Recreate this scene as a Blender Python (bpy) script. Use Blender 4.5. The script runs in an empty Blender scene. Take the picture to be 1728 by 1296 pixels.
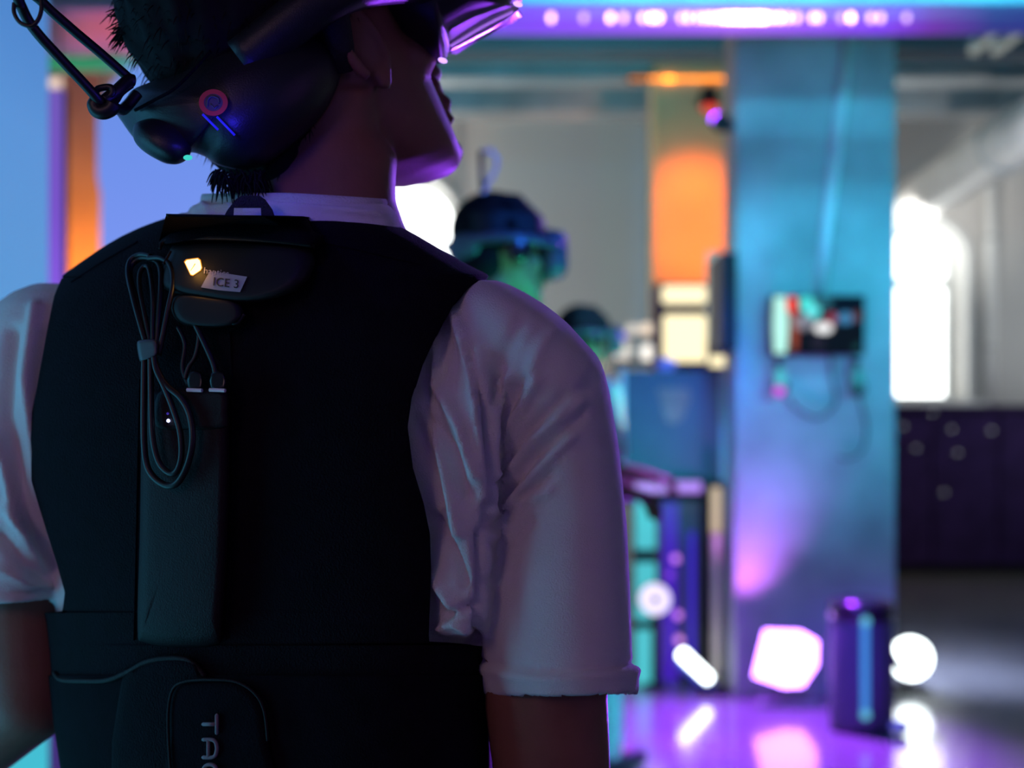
import bpy, bmesh, math, random
import numpy as np
from mathutils import Vector, Matrix, noise
from mathutils.bvhtree import BVHTree

random.seed(7)
PI = math.pi
SC = bpy.context.scene
COL = SC.collection
F = 1920.0            # focal length in pixels of the 1728-wide frame
CAMZ = 1.3
HOR = 760.0           # horizon row


def V(px, py, D):
    return Vector(((px - 864) / F * D, D, CAMZ - (py - HOR) / F * D))


# ------------------------------------------------------------------ camera
cd = bpy.data.cameras.new('camera')
cam = bpy.data.objects.new('camera', cd)
COL.objects.link(cam)
cam.location = (0, 0, CAMZ)
cam.rotation_euler = (PI / 2, 0, 0)
cd.sensor_width = 36
cd.lens = 40
cd.shift_y = 112 / 1728
cd.clip_start = .05
cd.clip_end = 100
cd.dof.use_dof = True
cd.dof.focus_distance = .80
cd.dof.aperture_fstop = 3.3
SC.camera = cam
SC.view_settings.view_transform = 'Standard'
SC.view_settings.look = 'None'
SC.view_settings.exposure = 0
SC.view_settings.gamma = 1
SC.view_settings.use_curve_mapping = False
SC.cycles.use_denoising = True
SC.cycles.max_bounces = 8
SC.cycles.sample_clamp_indirect = 6

# ------------------------------------------------------------------ world and lights
w = bpy.data.worlds.new('daylight')
SC.world = w
w.use_nodes = True
w.node_tree.nodes['Background'].inputs[0].default_value = (.96, 1.0, .98, 1)
w.node_tree.nodes['Background'].inputs[1].default_value = 5.0


def light(name, kind, loc, aim, power, color, size=.1, size_y=None, cone=60, blend=.6):
    ld = bpy.data.lights.new(name, kind)
    ld.energy = power
    ld.color = color
    if kind == 'AREA':
        ld.shape = 'RECTANGLE'
        ld.size = size
        ld.size_y = size_y or size
    elif kind == 'SPOT':
        ld.shadow_soft_size = size
        ld.spot_size = math.radians(cone)
        ld.spot_blend = blend
    else:
        ld.shadow_soft_size = size
    o = bpy.data.objects.new(name, ld)
    COL.objects.link(o)
    o.location = loc
    d = Vector(aim) - Vector(loc)
    o.rotation_euler = d.to_track_quat('-Z', 'Y').to_euler()
    return o


# area light added for daylight from unseen right-wall windows onto the back wall
light('daylight_side', 'AREA', (6.0, 10.8, 2.4), (2.0, 12.4, 2.9), 20, (.93, .97, 1), 3.0, 2.4)
light('wall_fill_left', 'AREA', (-4.4, 10.8, 2.6), (.6, 12.4, 2.9), 165, (1, .92, .82), 2.0, 2.4)  # fill added to brighten the left part of the back wall
# cyan stage wash on the pillar front
light('pillar_wash', 'SPOT', (2.6, 2.2, 2.2), (1.62, 6.0, 2.1), 350, (.02, .42, .90), .12, cone=46, blend=.9)
light('pillar_wash_teal', 'SPOT', (3.2, 3.2, 2.2), (1.85, 6.0, 2.4), 85, (.02, .8, .6), .12, cone=62, blend=.9)
# violet and pink uplights at the foot of the pillar
light('pillar_uplight', 'SPOT', (1.19, 5.74, .36), (1.25, 6.0, 1.0), 36, (.75, .16, 1), .03, cone=75, blend=1)
light('pillar_uplight_violet', 'SPOT', (1.08, 5.5, .2), (1.25, 6.02, 1.3), 60, (.10, .14, 1), .05, cone=60, blend=1)
# overhead spot added to wash the floor violet
light('floor_violet', 'SPOT', (.95, 5.75, 3.1), (1.0, 4.95, 0), 4200, (.34, .035, 1), .15, cone=46, blend=.8)
# teal on the ceiling beams
light('beam_teal', 'AREA', (.3, 7.0, 3.2), (.3, 9.2, 4.4), 26, (.12, .75, .95), 2.5, .3)
light('beam_teal_right', 'AREA', (4.0, 7.6, 3.2), (4.0, 9.2, 4.4), 6, (.10, .5, .95), 1.5, .3)
# dim warm room light from behind the photographer
light('room_fill', 'AREA', (-1.5, -1.5, 2.2), (.1, .9, 1.2), 4.6, (1, .58, .60), .7, .7)
light('room_fill_violet', 'AREA', (3.0, -.3, 1.6), (.1, .9, 1.2), 3.6, (.46, .14, 1), .8, .8)
light('left_wash', 'AREA', (-1.2, .76, 1.0), (-.45, 1.0, 1.18), 6.0, (.10, .62, 1), .5, 1.5)  # area light added beside the LED wall to tint the left sleeve
light('room_fill_warm', 'POINT', (-.5, -.9, 2.4), (0, 1, 1), .5, (1, .5, .3), .3)
# violet rim from the stage lamps ahead and to the right
light('rim_violet', 'SPOT', (1.15, 4.3, .5), (.0, .95, 1.40), 420, (.30, .05, 1), .12, cone=40, blend=.6)
light('rim_violet_high', 'SPOT', (1.5, 4.6, 2.7), (.05, .95, 1.4), 260, (.30, .08, 1), .12, cone=40, blend=.6)
# green and blue stage lamps on the players further back
light('player_green', 'SPOT', (1.0, 2.5, .9), (.03, 2.8, 1.66), 110, (.03, 1, .55), .06, cone=13)
light('player_green_far', 'SPOT', (1.25, 4.2, 1.0), (.33, 4.8, 1.70), 90, (.03, 1, .6), .06, cone=22)
light('far_white', 'SPOT', (1.1, 4.2, 1.3), (.45, 4.8, 1.46), 170, (1, .88, .92), .05, cone=24)  # white spot added to brighten the far player's shirt
light('player_blue', 'SPOT', (1.3, 1.9, 2.4), (.05, 2.8, 1.8), 110, (.02, .16, 1), .06, cone=35)
light('far_blue', 'SPOT', (1.4, 3.9, 2.2), (.4, 4.8, 1.7), 50, (.15, .12, 1), .06, cone=35)
light('player_cyan_low', 'SPOT', (.75, 3.4, .5), (.42, 4.8, .25), 50, (.04, .8, 1), .06, cone=34)
light('case_blue', 'SPOT', (1.0, 5.1, 2.5), (.93, 6.3, 1.5), 95, (.0, .09, 1), .08, cone=38, blend=.9)
light('case_teal', 'SPOT', (.75, 5.5, 1.0), (.8, 6.3, 1.25), 24, (.02, .8, .7), .05, cone=75, blend=1)


# ------------------------------------------------------------------ materials
def _b(name):
    m = bpy.data.materials.new(name)
    m.use_nodes = True
    return m, m.node_tree, m.node_tree.nodes['Principled BSDF']


def mat(name, col, rough=.6, metal=0, noise_s=None, amt=.15, bump=0, bump_s=200, coat=0, trans=0, sheen=0, spec=None, sss=0):
    m, nt, b = _b(name)
    b.inputs['Base Color'].default_value = (*col, 1)
    b.inputs['Roughness'].default_value = rough
    b.inputs['Metallic'].default_value = metal
    if coat:
        b.inputs['Coat Weight'].default_value = coat
        b.inputs['Coat Roughness'].default_value = .08
    if trans:
        b.inputs['Transmission Weight'].default_value = trans
    if sheen:
        b.inputs['Sheen Weight'].default_value = sheen
    if spec is not None:
        b.inputs['Specular IOR Level'].default_value = spec
    if sss:
        b.inputs['Subsurface Weight'].default_value = sss
        b.inputs['Subsurface Radius'].default_value = (.02, .008, .005)
        b.inputs['Subsurface Scale'].default_value = .4
    tc = nt.nodes.new('ShaderNodeTexCoord')
    if noise_s:
        n = nt.nodes.new('ShaderNodeTexNoise')
        n.inputs['Scale'].default_value = noise_s
        n.inputs['Detail'].default_value = 6
        nt.links.new(tc.outputs['Object'], n.inputs['Vector'])
        r = nt.nodes.new('ShaderNodeValToRGB')
        r.color_ramp.elements[0].position = .3
        r.color_ramp.elements[1].position = .7
        r.color_ramp.elements[0].color = (*[c * (1 - amt) for c in col], 1)
        r.color_ramp.elements[1].color = (*[min(1, c * (1 + amt)) for c in col], 1)
        nt.links.new(n.outputs['Fac'], r.inputs['Fac'])
        nt.links.new(r.outputs['Color'], b.inputs['Base Color'])
    if bump:
        n2 = nt.nodes.new('ShaderNodeTexNoise')
        n2.inputs['Scale'].default_value = bump_s
        nt.links.new(tc.outputs['Object'], n2.inputs['Vector'])
        bp = nt.nodes.new('ShaderNodeBump')
        bp.inputs['Strength'].default_value = bump
        bp.inputs['Distance'].default_value = .002
        nt.links.new(n2.outputs['Fac'], bp.inputs['Height'])
        nt.links.new(bp.outputs['Normal'], b.inputs['Normal'])
    return m


def emit(name, col, s):
    m, nt, b = _b(name)
    b.inputs['Base Color'].default_value = (.02, .02, .02, 1)
    b.inputs['Emission Color'].default_value = (*col, 1)
    b.inputs['Emission Strength'].default_value = s
    return m


def emit_ramp(name, axis, stops, s, lo, hi):
    """a lamp or screen whose colour runs along world axis from lo to hi"""
    m, nt, b = _b(name)
    b.inputs['Base Color'].default_value = (.02, .02, .02, 1)
    g = nt.nodes.new('ShaderNodeNewGeometry')
    sp = nt.nodes.new('ShaderNodeSeparateXYZ')
    nt.links.new(g.outputs['Position'], sp.inputs[0])
    mr = nt.nodes.new('ShaderNodeMapRange')
    mr.inputs['From Min'].default_value = lo
    mr.inputs['From Max'].default_value = hi
    nt.links.new(sp.outputs[axis], mr.inputs['Value'])
    r = nt.nodes.new('ShaderNodeValToRGB')
    e = r.color_ramp.elements
    e[0].position, e[0].color = stops[0][0], (*stops[0][1], 1)
    e[1].position, e[1].color = stops[-1][0], (*stops[-1][1], 1)
    for p, c in stops[1:-1]:
        k = e.new(p)
        k.color = (*c, 1)
    nt.links.new(mr.outputs[0], r.inputs[0])
    nt.links.new(r.outputs[0], b.inputs['Emission Color'])
    b.inputs['Emission Strength'].default_value = s
    return m


M = dict(
    concrete=mat('concrete', (.42, .43, .43), .85, noise_s=2.2, amt=.30, bump=.6, bump_s=30),
    concrete_warm=mat('concrete_warm', (.50, .36, .19), .85, noise_s=1.5, amt=.12, bump=.4, bump_s=30),
    plaster=mat('plaster', (.60, .59, .57), .9, noise_s=.8, amt=.05),
    plaster_screen=mat('plaster_screen', (.66, .65, .63), .9, noise_s=.6, amt=.03),
    floor=mat('floor', (.15, .15, .16), .20, noise_s=1.5, amt=.25, bump=.12, bump_s=6, coat=.5),
    ceiling=mat('ceiling', (.10, .10, .105), .9, noise_s=1, amt=.2),
    dark_wood=mat('dark_wood', (.030, .014, .075), .8, spec=.15, noise_s=4, amt=.3),
    steel=mat('steel', (.50, .52, .52), .55, metal=.3, noise_s=3, amt=.15),
    duct=mat('duct', (.78, .77, .75), .42, metal=.15, noise_s=5, amt=.08),
    white_frame=mat('white_frame', (.78, .80, .79), .5, noise_s=3, amt=.04),
    glass=mat('glass', (1, 1, 1), .02, trans=1),
    chrome=mat('chrome', (.7, .7, .72), .2, metal=1, noise_s=10, amt=.05),
    black=mat('black', (.010, .010, .012), .6, spec=.3, noise_s=20, amt=.2),
    black_gloss=mat('black_gloss', (.012, .012, .016), .22, noise_s=20, amt=.2),
    headset=mat('headset', (.010, .010, .016), .42, noise_s=30, amt=.2, bump=.15, bump_s=900),
    player_headset=mat('player_headset', (.10, .11, .14), .35, noise_s=30, amt=.2),
    clear=mat('clear', (.55, .5, .62), .18, noise_s=20, amt=.1),
    vest=mat('vest', (.0035, .0025, .0065), .85, noise_s=60, amt=.3, bump=.7, bump_s=700, spec=.12),
    vest_trim=mat('vest_trim', (.0040, .0030, .007), .85, spec=.08, noise_s=60, amt=.3, bump=.4, bump_s=700),
    webbing=mat('webbing', (.008, .008, .011), .7, noise_s=200, amt=.4, bump=.8, bump_s=900),
    pack=mat('pack', (.012, .007, .010), .6, spec=.2, noise_s=90, amt=.15, bump=.3, bump_s=800),
    cable=mat('cable', (.008, .008, .010), .42, noise_s=50, amt=.2),
    tie=mat('tie', (.06, .075, .085), .4, noise_s=40, amt=.15),
    paper=mat('paper', (.42, .42, .45), .6, noise_s=50, amt=.05),
    ink=mat('ink', (.02, .02, .02), .6, noise_s=60, amt=.1),
    print_grey=mat('print_grey', (.45, .43, .48), .6, noise_s=60, amt=.1),
    print_dim=mat('print_dim', (.20, .17, .20), .6, noise_s=60, amt=.1),
    metal_plug=mat('metal_plug', (.95, .85, .86), .5, noise_s=60, amt=.1),
    cloth=mat('cloth', (.74, .72, .73), .92, noise_s=25, amt=.035, bump=.5, bump_s=900, sheen=.15),
    rib=mat('rib', (.66, .64, .65), .92, noise_s=40, amt=.05, bump=.8, bump_s=600),
    skin=mat('skin', (.25, .105, .07), .55, noise_s=40, amt=.08, bump=.15, bump_s=500, sss=.1),
    hair=mat('hair', (.006, .005, .007), .8, spec=.15, noise_s=80, amt=.3),
    trousers=mat('trousers', (.02, .02, .028), .9, noise_s=60, amt=.2),
    jeans=mat('jeans', (.45, .52, .55), .9, noise_s=60, amt=.15),
    cream=mat('cream', (.75, .66, .45), .6, noise_s=10, amt=.06),
    red_ring=mat('red_ring', (.55, .05, .05), .5, noise_s=30, amt=.1),
    ring_inner=mat('ring_inner', (.045, .045, .06), .5, noise_s=30, amt=.1),
    fabric_duct=mat('fabric_duct', (.6, .58, .6), .8, noise_s=3, amt=.1),
    case=mat('case', (.07, .08, .10), .6, noise_s=3, amt=.2),
    emblem=mat('emblem', (.24, .15, .12), .6, noise_s=6, amt=.3),
    shoe=mat('shoe', (.03, .03, .035), .6, noise_s=30, amt=.2),
    white_plastic=mat('white_plastic', (.75, .75, .75), .4, noise_s=10, amt=.04),
)
E = dict(
    led_violet=emit('led_violet', (.62, .22, 1), 5),
    led_pink=emit('led_pink', (1, .62, 1), 9),
    led_orange=emit('led_orange', (1, .26, .02), 5),
    flood=emit('flood', (5, 1.9, 11), 1.0),
    flood_white=emit('flood_white', (.9, 1, 1), 7),
    cream_light=emit('cream_light', (1, .86, .52), 1.45),
    cream_dim=emit('cream_dim', (1, .78, .48), .62),
    globe=emit('globe', (1, .93, .82), .8),
    amber=emit('amber', (1, .62, .16), 5.5),
    amber_rim=emit('amber_rim', (1, .30, .02), 1.0),
    cyan=emit('cyan', (.10, .72, .80), .75),
    cyan_bright=emit('cyan_bright', (.16, .70, .95), .8),
    violet_edge=emit('violet_edge', (.52, .25, 1), .95),
    purple_dot=emit('purple_dot', (.62, .20, 1), 1.5),
    purple_dim=emit('purple_dim', (.09, .006, .62), .55),
    white_lamp=emit('white_lamp', (.85, .75, 1), 1.3),
    blue_led=emit('blue_led', (.45, .55, 1), 4),
    blue_glow=emit('blue_glow', (.015, .01, 1), .75),
    teal_led=emit('teal_led', (.05, .75, .62), .9),
    magenta_led=emit('magenta_led', (.9, .05, .9), .9),
    red_led=emit('red_led', (1, .05, .02), .8),
    green_tube=emit('green_tube', (.035, .30, .14), .85),
    violet_tube=emit_ramp('violet_tube', 'X', [(0, (.10, .10, .7)), (.19, (.24, .07, .95)), (.43, (.42, .14, 1)), (.6, (.24, .05, .95)), (.66, (.16, .02, .40)), (.73, (.03, .03, .24)), (1, (.005, .02, .18))], 1.0, -.6, 3.2),
    tube_white=emit('tube_white', (.55, .60, .55), .45),
    led_wall=emit_ramp('led_wall', 'Z', [(0, (.04, .60, .66)), (.35, (.06, .42, .60)), (.5, (.075, .30, .64)), (.8, (.085, .27, .64)), (1, (.05, .17, .50))], 1.0, 0, 2.7),
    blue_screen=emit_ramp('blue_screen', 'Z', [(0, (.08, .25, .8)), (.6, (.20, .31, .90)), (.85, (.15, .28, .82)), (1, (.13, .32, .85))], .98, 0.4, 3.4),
)


# ------------------------------------------------------------------ object helpers
def empty(name, loc, label=None, cat=None, group=None, kind=None):
    o = bpy.data.objects.new(name, None)
    COL.objects.link(o)
    o.location = loc
    o.empty_display_size = .05
    if label: o['label'] = label
    if cat: o['category'] = cat
    if group: o['group'] = group
    if kind: o['kind'] = kind
    return o


def wpos(o):
    p = Vector(o.location)
    while o.parent:
        o = o.parent
        p += Vector(o.location)
    return p


def put(name, src, m, parent=None, label=None, cat=None, group=None, kind=None, smooth=False, base=False):
    """src (bmesh or mesh in world coordinates) becomes one object under parent (no rotations anywhere)"""
    if isinstance(src, bmesh.types.BMesh):
        bmesh.ops.recalc_face_normals(src, faces=src.faces)
        me = bpy.data.meshes.new(name)
        src.to_mesh(me)
        src.free()
    else:
        me = src
    co = np.empty(len(me.vertices) * 3, dtype=np.float32)
    me.vertices.foreach_get('co', co)
    co = co.reshape(-1, 3)
    lo, hi = co.min(0), co.max(0)
    c = (lo + hi) / 2
    if base: c[2] = lo[2]
    co -= c
    me.vertices.foreach_set('co', co.ravel())
    me.materials.clear()
    for k in (m if isinstance(m, list) else [m]):
        me.materials.append(k)
    me.polygons.foreach_set('use_smooth', [bool(smooth)] * len(me.polygons))
    me.update()
    o = bpy.data.objects.new(name, me)
    COL.objects.link(o)
    c = Vector([float(x) for x in c])
    if parent:
        o.parent = parent
        o.location = c - wpos(parent)
    else:
        o.location = c
    if label: o['label'] = label
    if cat: o['category'] = cat
    if group: o['group'] = group
    if kind: o['kind'] = kind
    return o


def box(bm, x0, x1, y0, y1, z0, z1, bev=0):
    r = bmesh.ops.create_cube(bm, size=1, matrix=Matrix.Translation(((x0 + x1) / 2, (y0 + y1) / 2, (z0 + z1) / 2)) @ Matrix.Diagonal((abs(x1 - x0), abs(y1 - y0), abs(z1 - z0), 1)))
    if bev:
        es = list({e for v in r['verts'] for e in v.link_edges})
        bmesh.ops.bevel(bm, geom=es, offset=bev, segments=2, affect='EDGES', profile=.6)


def bx(*a, **k):
    bm = bmesh.new()
    box(bm, *a, **k)
    return bm


def ell(bm, c, r, sub=3, R=None):
    m = Matrix.Translation(c)
    if R is not None: m = m @ R.to_4x4()
    m = m @ Matrix.Diagonal((*r, 1))
    bmesh.ops.create_icosphere(bm, subdivisions=sub, radius=1, matrix=m)


def cone(bm, a, b, ra, rb, seg=16):
    a, b = Vector(a), Vector(b)
    d = b - a
    if d.length < 1e-6: return
    m = Matrix.Translation((a + b) / 2) @ d.to_track_quat('Z', 'Y').to_matrix().to_4x4()
    bmesh.ops.create_cone(bm, cap_ends=True, segments=seg, radius1=ra, radius2=rb, depth=d.length, matrix=m)


def chain(bm, pts, sub=2, seg=14):
    for i, (p, r) in enumerate(pts):
        ell(bm, p, (r, r, r), sub)
        if i:
            cone(bm, pts[i - 1][0], p, pts[i - 1][1], r, seg)


def loft(bm, rings, cap=True, closed=True):
    vs = [[bm.verts.new(p) for p in r] for r in rings]
    n = len(rings[0])
    for a, b in zip(vs[:-1], vs[1:]):
        for i in range(n if closed else n - 1):
            j = (i + 1) % n
            bm.faces.new((a[i], a[j], b[j], b[i]))
    if cap:
        bm.faces.new(vs[0][::-1])
        bm.faces.new(vs[-1])
    return vs


def tube(bm, pts, r, seg=10, cap=True):
    pts = [Vector(p) for p in pts]
    rings = []
    up = Vector((0, 0, 1))
    t0 = (pts[1] - pts[0]).normalized()
    if abs(t0.dot(up)) > .9: up = Vector((0, 1, 0))
    n = t0.cross(up).normalized()
    for i, p in enumerate(pts):
        t = (pts[min(i + 1, len(pts) - 1)] - pts[max(i - 1, 0)]).normalized()
        n = (n - t * n.dot(t)).normalized()
        b = t.cross(n)
        rr = r[i] if isinstance(r, (list, tuple)) else r
        rings.append([p + (n * math.cos(a) + b * math.sin(a)) * rr for a in (2 * PI * k / seg for k in range(seg))])
    loft(bm, rings, cap)


def smoothline(pts, n=8, closed=False):
    P = [Vector(p) for p in pts]
    out = []
    m = len(P)
    for i in range(m if closed else m - 1):
        if closed:
            a, b, c, d = P[(i - 1) % m], P[i], P[(i + 1) % m], P[(i + 2) % m]
        else:
            a, b, c, d = P[max(i - 1, 0)], P[i], P[i + 1], P[min(i + 2, m - 1)]
        for k in range(n):
            t = k / n
            out.append(.5 * ((2 * b) + (c - a) * t + (2 * a - 5 * b + 4 * c - d) * t * t + (3 * b - a - 3 * c + d) * t ** 3))
    if not closed: out.append(P[-1])
    return out


def remesh(bm, voxel, it=6, fac=.5):
    bmesh.ops.recalc_face_normals(bm, faces=bm.faces)
    me = bpy.data.meshes.new('tmp')
    bm.to_mesh(me)
    bm.free()
    o = bpy.data.objects.new('tmp', me)
    COL.objects.link(o)
    md = o.modifiers.new('r', 'REMESH')
    md.mode = 'VOXEL'
    md.voxel_size = voxel
    if it:
        s = o.modifiers.new('s', 'SMOOTH')
        s.factor = fac
        s.iterations = it
    dg = bpy.context.evaluated_depsgraph_get()
    dg.update()
    out = bpy.data.meshes.new_from_object(o.evaluated_get(dg))
    bpy.data.objects.remove(o)
    bpy.data.meshes.remove(me)
    return out


def solid(me, t, off=-1):
    o = bpy.data.objects.new('tmp', me)
    COL.objects.link(o)
    md = o.modifiers.new('s', 'SOLIDIFY')
    md.thickness = t
    md.offset = off
    dg = bpy.context.evaluated_depsgraph_get()
    dg.update()
    out = bpy.data.meshes.new_from_object(o.evaluated_get(dg))
    bpy.data.objects.remove(o)
    return out


def bm2me(bm):
    bmesh.ops.recalc_face_normals(bm, faces=bm.faces)
    me = bpy.data.meshes.new('m')
    bm.to_mesh(me)
    bm.free()
    return me


def textmesh(s, extrude=.0):
    cu = bpy.data.curves.new('t', 'FONT')
    cu.body = s
    cu.size = 1
    cu.extrude = extrude
    cu.resolution_u = 4
    o = bpy.data.objects.new('t', cu)
    COL.objects.link(o)
    dg = bpy.context.evaluated_depsgraph_get()
    dg.update()
    me = bpy.data.meshes.new_from_object(o.evaluated_get(dg))
    bpy.data.objects.remove(o)
    return me


def pillow(poly, Dc, thick, n=6, rings=7, power=.5, cen=None, bend=0, back=1.0):
    """closed cushion-like solid: outline given as (px,py), centre plane depth Dc, half thickness thick"""
    P = smoothline([(a, b, 0) for a, b in poly], n, True)
    if cen is None:
        cx = sum(p.x for p in P) / len(P)
        cy = sum(p.y for p in P) / len(P)
    else:
        cx, cy = cen
    bm = bmesh.new()

    def lay(sign, th):
        out = []
        for k in range(rings):
            s = math.cos(k / rings * PI / 2)
            h = (max(0, 1 - s * s)) ** power * th
            out.append([V(cx + (p.x - cx) * s, cy + (p.y - cy) * s, Dc - sign * h + bend * (((p.x - cx) * s) ** 2)) for p in P])
        return out
    f = lay(1, thick)
    b = lay(-1, thick * back)
    loft(bm, f[::-1] + b[1:], cap=True)
    return bm


# ------------------------------------------------------------------ setting
def flat_curve_mesh(outer, holes, thick):
    """outer/holes are lists of (x, z); returns a mesh standing in the XZ plane, y 0..thick"""
    cu = bpy.data.curves.new('c', 'CURVE')
    cu.dimensions = '2D'
    cu.fill_mode = 'BOTH'
    cu.extrude = thick / 2
    for loop in [outer] + holes:
        s = cu.splines.new('POLY')
        s.points.add(len(loop) - 1)
        for p, (x, z) in zip(s.points, loop):
            p.co = (x, z, 0, 1)
        s.use_cyclic_u = True
    o = bpy.data.objects.new('c', cu)
    COL.objects.link(o)
    dg = bpy.context.evaluated_depsgraph_get()
    dg.update()
    me = bpy.data.meshes.new_from_object(o.evaluated_get(dg))
    bpy.data.objects.remove(o)
    return me


def stand(me, y):
    """from the XY plane of a flat curve mesh to the XZ plane at depth y"""
    for v in me.vertices:
        x, z, d = v.co
        v.co = (x, y + d, z)
    return me


def arch(xc, hw, z0, zs, rise, n=14):
    pts = [(xc - hw, z0), (xc + hw, z0)]
    for i in range(n + 1):
        a = PI * i / n
        pts.append((xc + hw * math.cos(a), zs + rise * math.sin(a)))
    return pts


BY = 12.5
XL, XR, YF, ZC = -5.2, 6.6, -2.4, 5.4
win1 = dict(xc=4.32, hw=.65, z0=1.86, zs=3.42, rise=.46)
win2 = dict(xc=-1.22, hw=.60, z0=1.86, zs=3.85, rise=.50)
wins = [win1, win2]
put('floor', bx(XL, XR, YF, BY + .5, -.1, 0), M['floor'], kind='structure')
put('ceiling', bx(XL, XR, YF, BY + .5, ZC, ZC + .1), M['ceiling'], kind='structure')
wall = stand(flat_curve_mesh([(XL, 0), (XR, 0), (XR, ZC), (XL, ZC)], [arch(**k) for k in wins], .5), BY + .25)
put('wall_back', wall, M['plaster'], kind='structure')
put('wall_left', bx(XL - .1, XL, YF, BY + .5, 0, ZC), M['plaster'], kind='structure')
put('wall_right', bx(XR, XR + .1, YF, BY + .5, 0, ZC), M['plaster'], kind='structure')
put('wall_front', bx(XL, XR, YF - .1, YF, 0, ZC), M['plaster'], kind='structure')
for i, k in enumerate(wins):
    t = empty('window_%d' % (i + 1), (k['xc'], BY + .1, k['z0']), kind='structure')
    inner = dict(k, hw=k['hw'] - .055, z0=k['z0'] + .055, rise=k['rise'] - .055)
    me = stand(flat_curve_mesh(arch(**k), [arch(**inner)], .07), BY + .42)
    put('window_frame', me, M['white_frame'], t)
    xc, hw = k['xc'], k['hw']
    put('mullion', bx(xc - .03, xc + .03, BY + .39, BY + .45, k['z0'] + .05, k['zs'] + k['rise'] - .05), M['white_frame'], t)
    put('transom', bx(xc - hw + .05, xc + hw - .05, BY + .385, BY + .455, 3.14, 3.25), M['white_frame'], t)
    put('pane', bx(xc - hw + .05, xc - .03, BY + .415, BY + .422, k['z0'] + .05, 3.14), M['glass'], t)
    put('pane', bx(xc + .03, xc + hw - .05, BY + .415, BY + .422, k['z0'] + .05, 3.14), M['glass'], t)
    # surround standing proud of the wall
    big = dict(k, hw=hw + .05, z0=k['z0'] - .02, rise=k['rise'] + .05)
    me = stand(flat_curve_mesh(arch(**big), [arch(**dict(k, z0=k['z0'] + .0))], .06), BY - .03)
    put('surround', me, M['white_frame'], t)
    put('sill', bx(xc - hw - .25, xc + hw + .25, BY - .12, BY, k['z0'] - .08, k['z0'] - .02), M['white_frame'], t)

# framed pale field of the back wall (roller screen) behind the players
t = empty('projection_screen', (.45, BY - .1, 2.1), 'wide pale grey projection screen hanging on the back wall behind the players', 'screen')
put('screen_sheet', bx(-.55, 1.45, BY - .06, BY - .045, 1.3, 4.95), M['plaster_screen'], t)
put('screen_case', bx(-.62, 1.52, BY - .13, BY - .01, 4.95, 5.08, bev=.02), M['white_frame'], t)
for x in (-.58, 1.48):
    put('screen_edge', bx(x - .03, x + .03, BY - .075, BY - .03, 1.3, 4.95), M['steel'], t)
put('screen_bar', bx(-.6, 1.5, BY - .08, BY - .03, 1.24, 1.3), M['black'], t)

# dark panelled bench front along the back wall, right of the pillar
t = empty('bar_counter', (4.7, 12.1, 0), 'long dark panelled bar counter under the arched window on the right', 'counter')
yc = 11.9
top = CAMZ + (760 - 684) / F * yc
put('worktop', bx(2.3, 6.5, yc - .06, BY - .14, top - .05, top, bev=.01), M['dark_wood'], t)
for k in range(6):
    x0 = 2.32 + k * .695
    put('panel', bx(x0, x0 + .68, yc, yc + .05, .1, top - .07, bev=.012), M['dark_wood'], t)
put('carcass', bx(2.32, 6.48, yc + .05, BY - .15, 0, top - .05), M['black'], t)
for px, py in ((1523, 720), (1605, 725), (1672, 727), (1573, 697), (1545, 757), (1615, 765), (1593, 832)):
    bm = bmesh.new()
    p = V(px, py, yc - .02)
    ell(bm, p, (.03, .02, .03), 2)
    put('knob', bm, M['chrome'], t, smooth=True)

# vertical pipe on the back wall
t = empty('wall_pipe', (5.25, BY - .1, 1.9), 'pale vertical pipe running down the grey back wall right of the window', 'pipe')
bm = bmesh.new(); cone(bm, (5.22, BY - .09, 1.75), (5.22, BY - .09, ZC), .06, .06, 16)
put('tube', bm, M['white_frame'], t, smooth=True)
for z in (2.4, 3.6, 4.8):
    bm = bmesh.new(); cone(bm, (5.22, BY - .09, z), (5.22, BY - .09, z + .04), .072, .072, 16)
    put('bracket', bm, M['steel'], t)

# ceiling steel beams: an upper pair across the hall
def ibeam(name, y, z0, z1, label, m='steel', x0=XL + .02, x1=XR - .02, fl=.12):
    t = empty(name, ((x0 + x1) / 2, y, z0), kind='structure')
    put('web', bx(x0, x1, y - .015, y + .015, z0 + .03, z1 - .03), M[m], t)
    put('bottom_flange', bx(x0, x1, y - fl, y + fl, z0, z0 + .035), M[m], t)
    put('top_flange', bx(x0, x1, y - fl, y + fl, z1 - .035, z1), M[m], t)


def zat(py, D): return CAMZ + (760 - py) / F * D


ibeam('trim_1', 9.2, zat(140, 9.2), zat(62, 9.2), '')
put('trim_2', bx(XL + .02, XR - .02, 9.9, 10.2, zat(186, 9.9), zat(135, 9.9) + .25), M['concrete'], kind='structure')
put('trim_3', bx(XL + .02, XR - .02, 8.0, 8.3, zat(82, 8.0), zat(60, 8.0) + .4), M['ceiling'], kind='structure')

# orange uplit columns
def column(name, px0, px1, D, depth, n):
    x0, x1 = (px0 - 864) / F * D, (px1 - 864) / F * D
    put(name, bx(x0, x1, D, D + depth, 0, zat(150 if n else 110, D) + .3, bev=.02), M['concrete_warm'], kind='structure')
    return x0, x1


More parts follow.
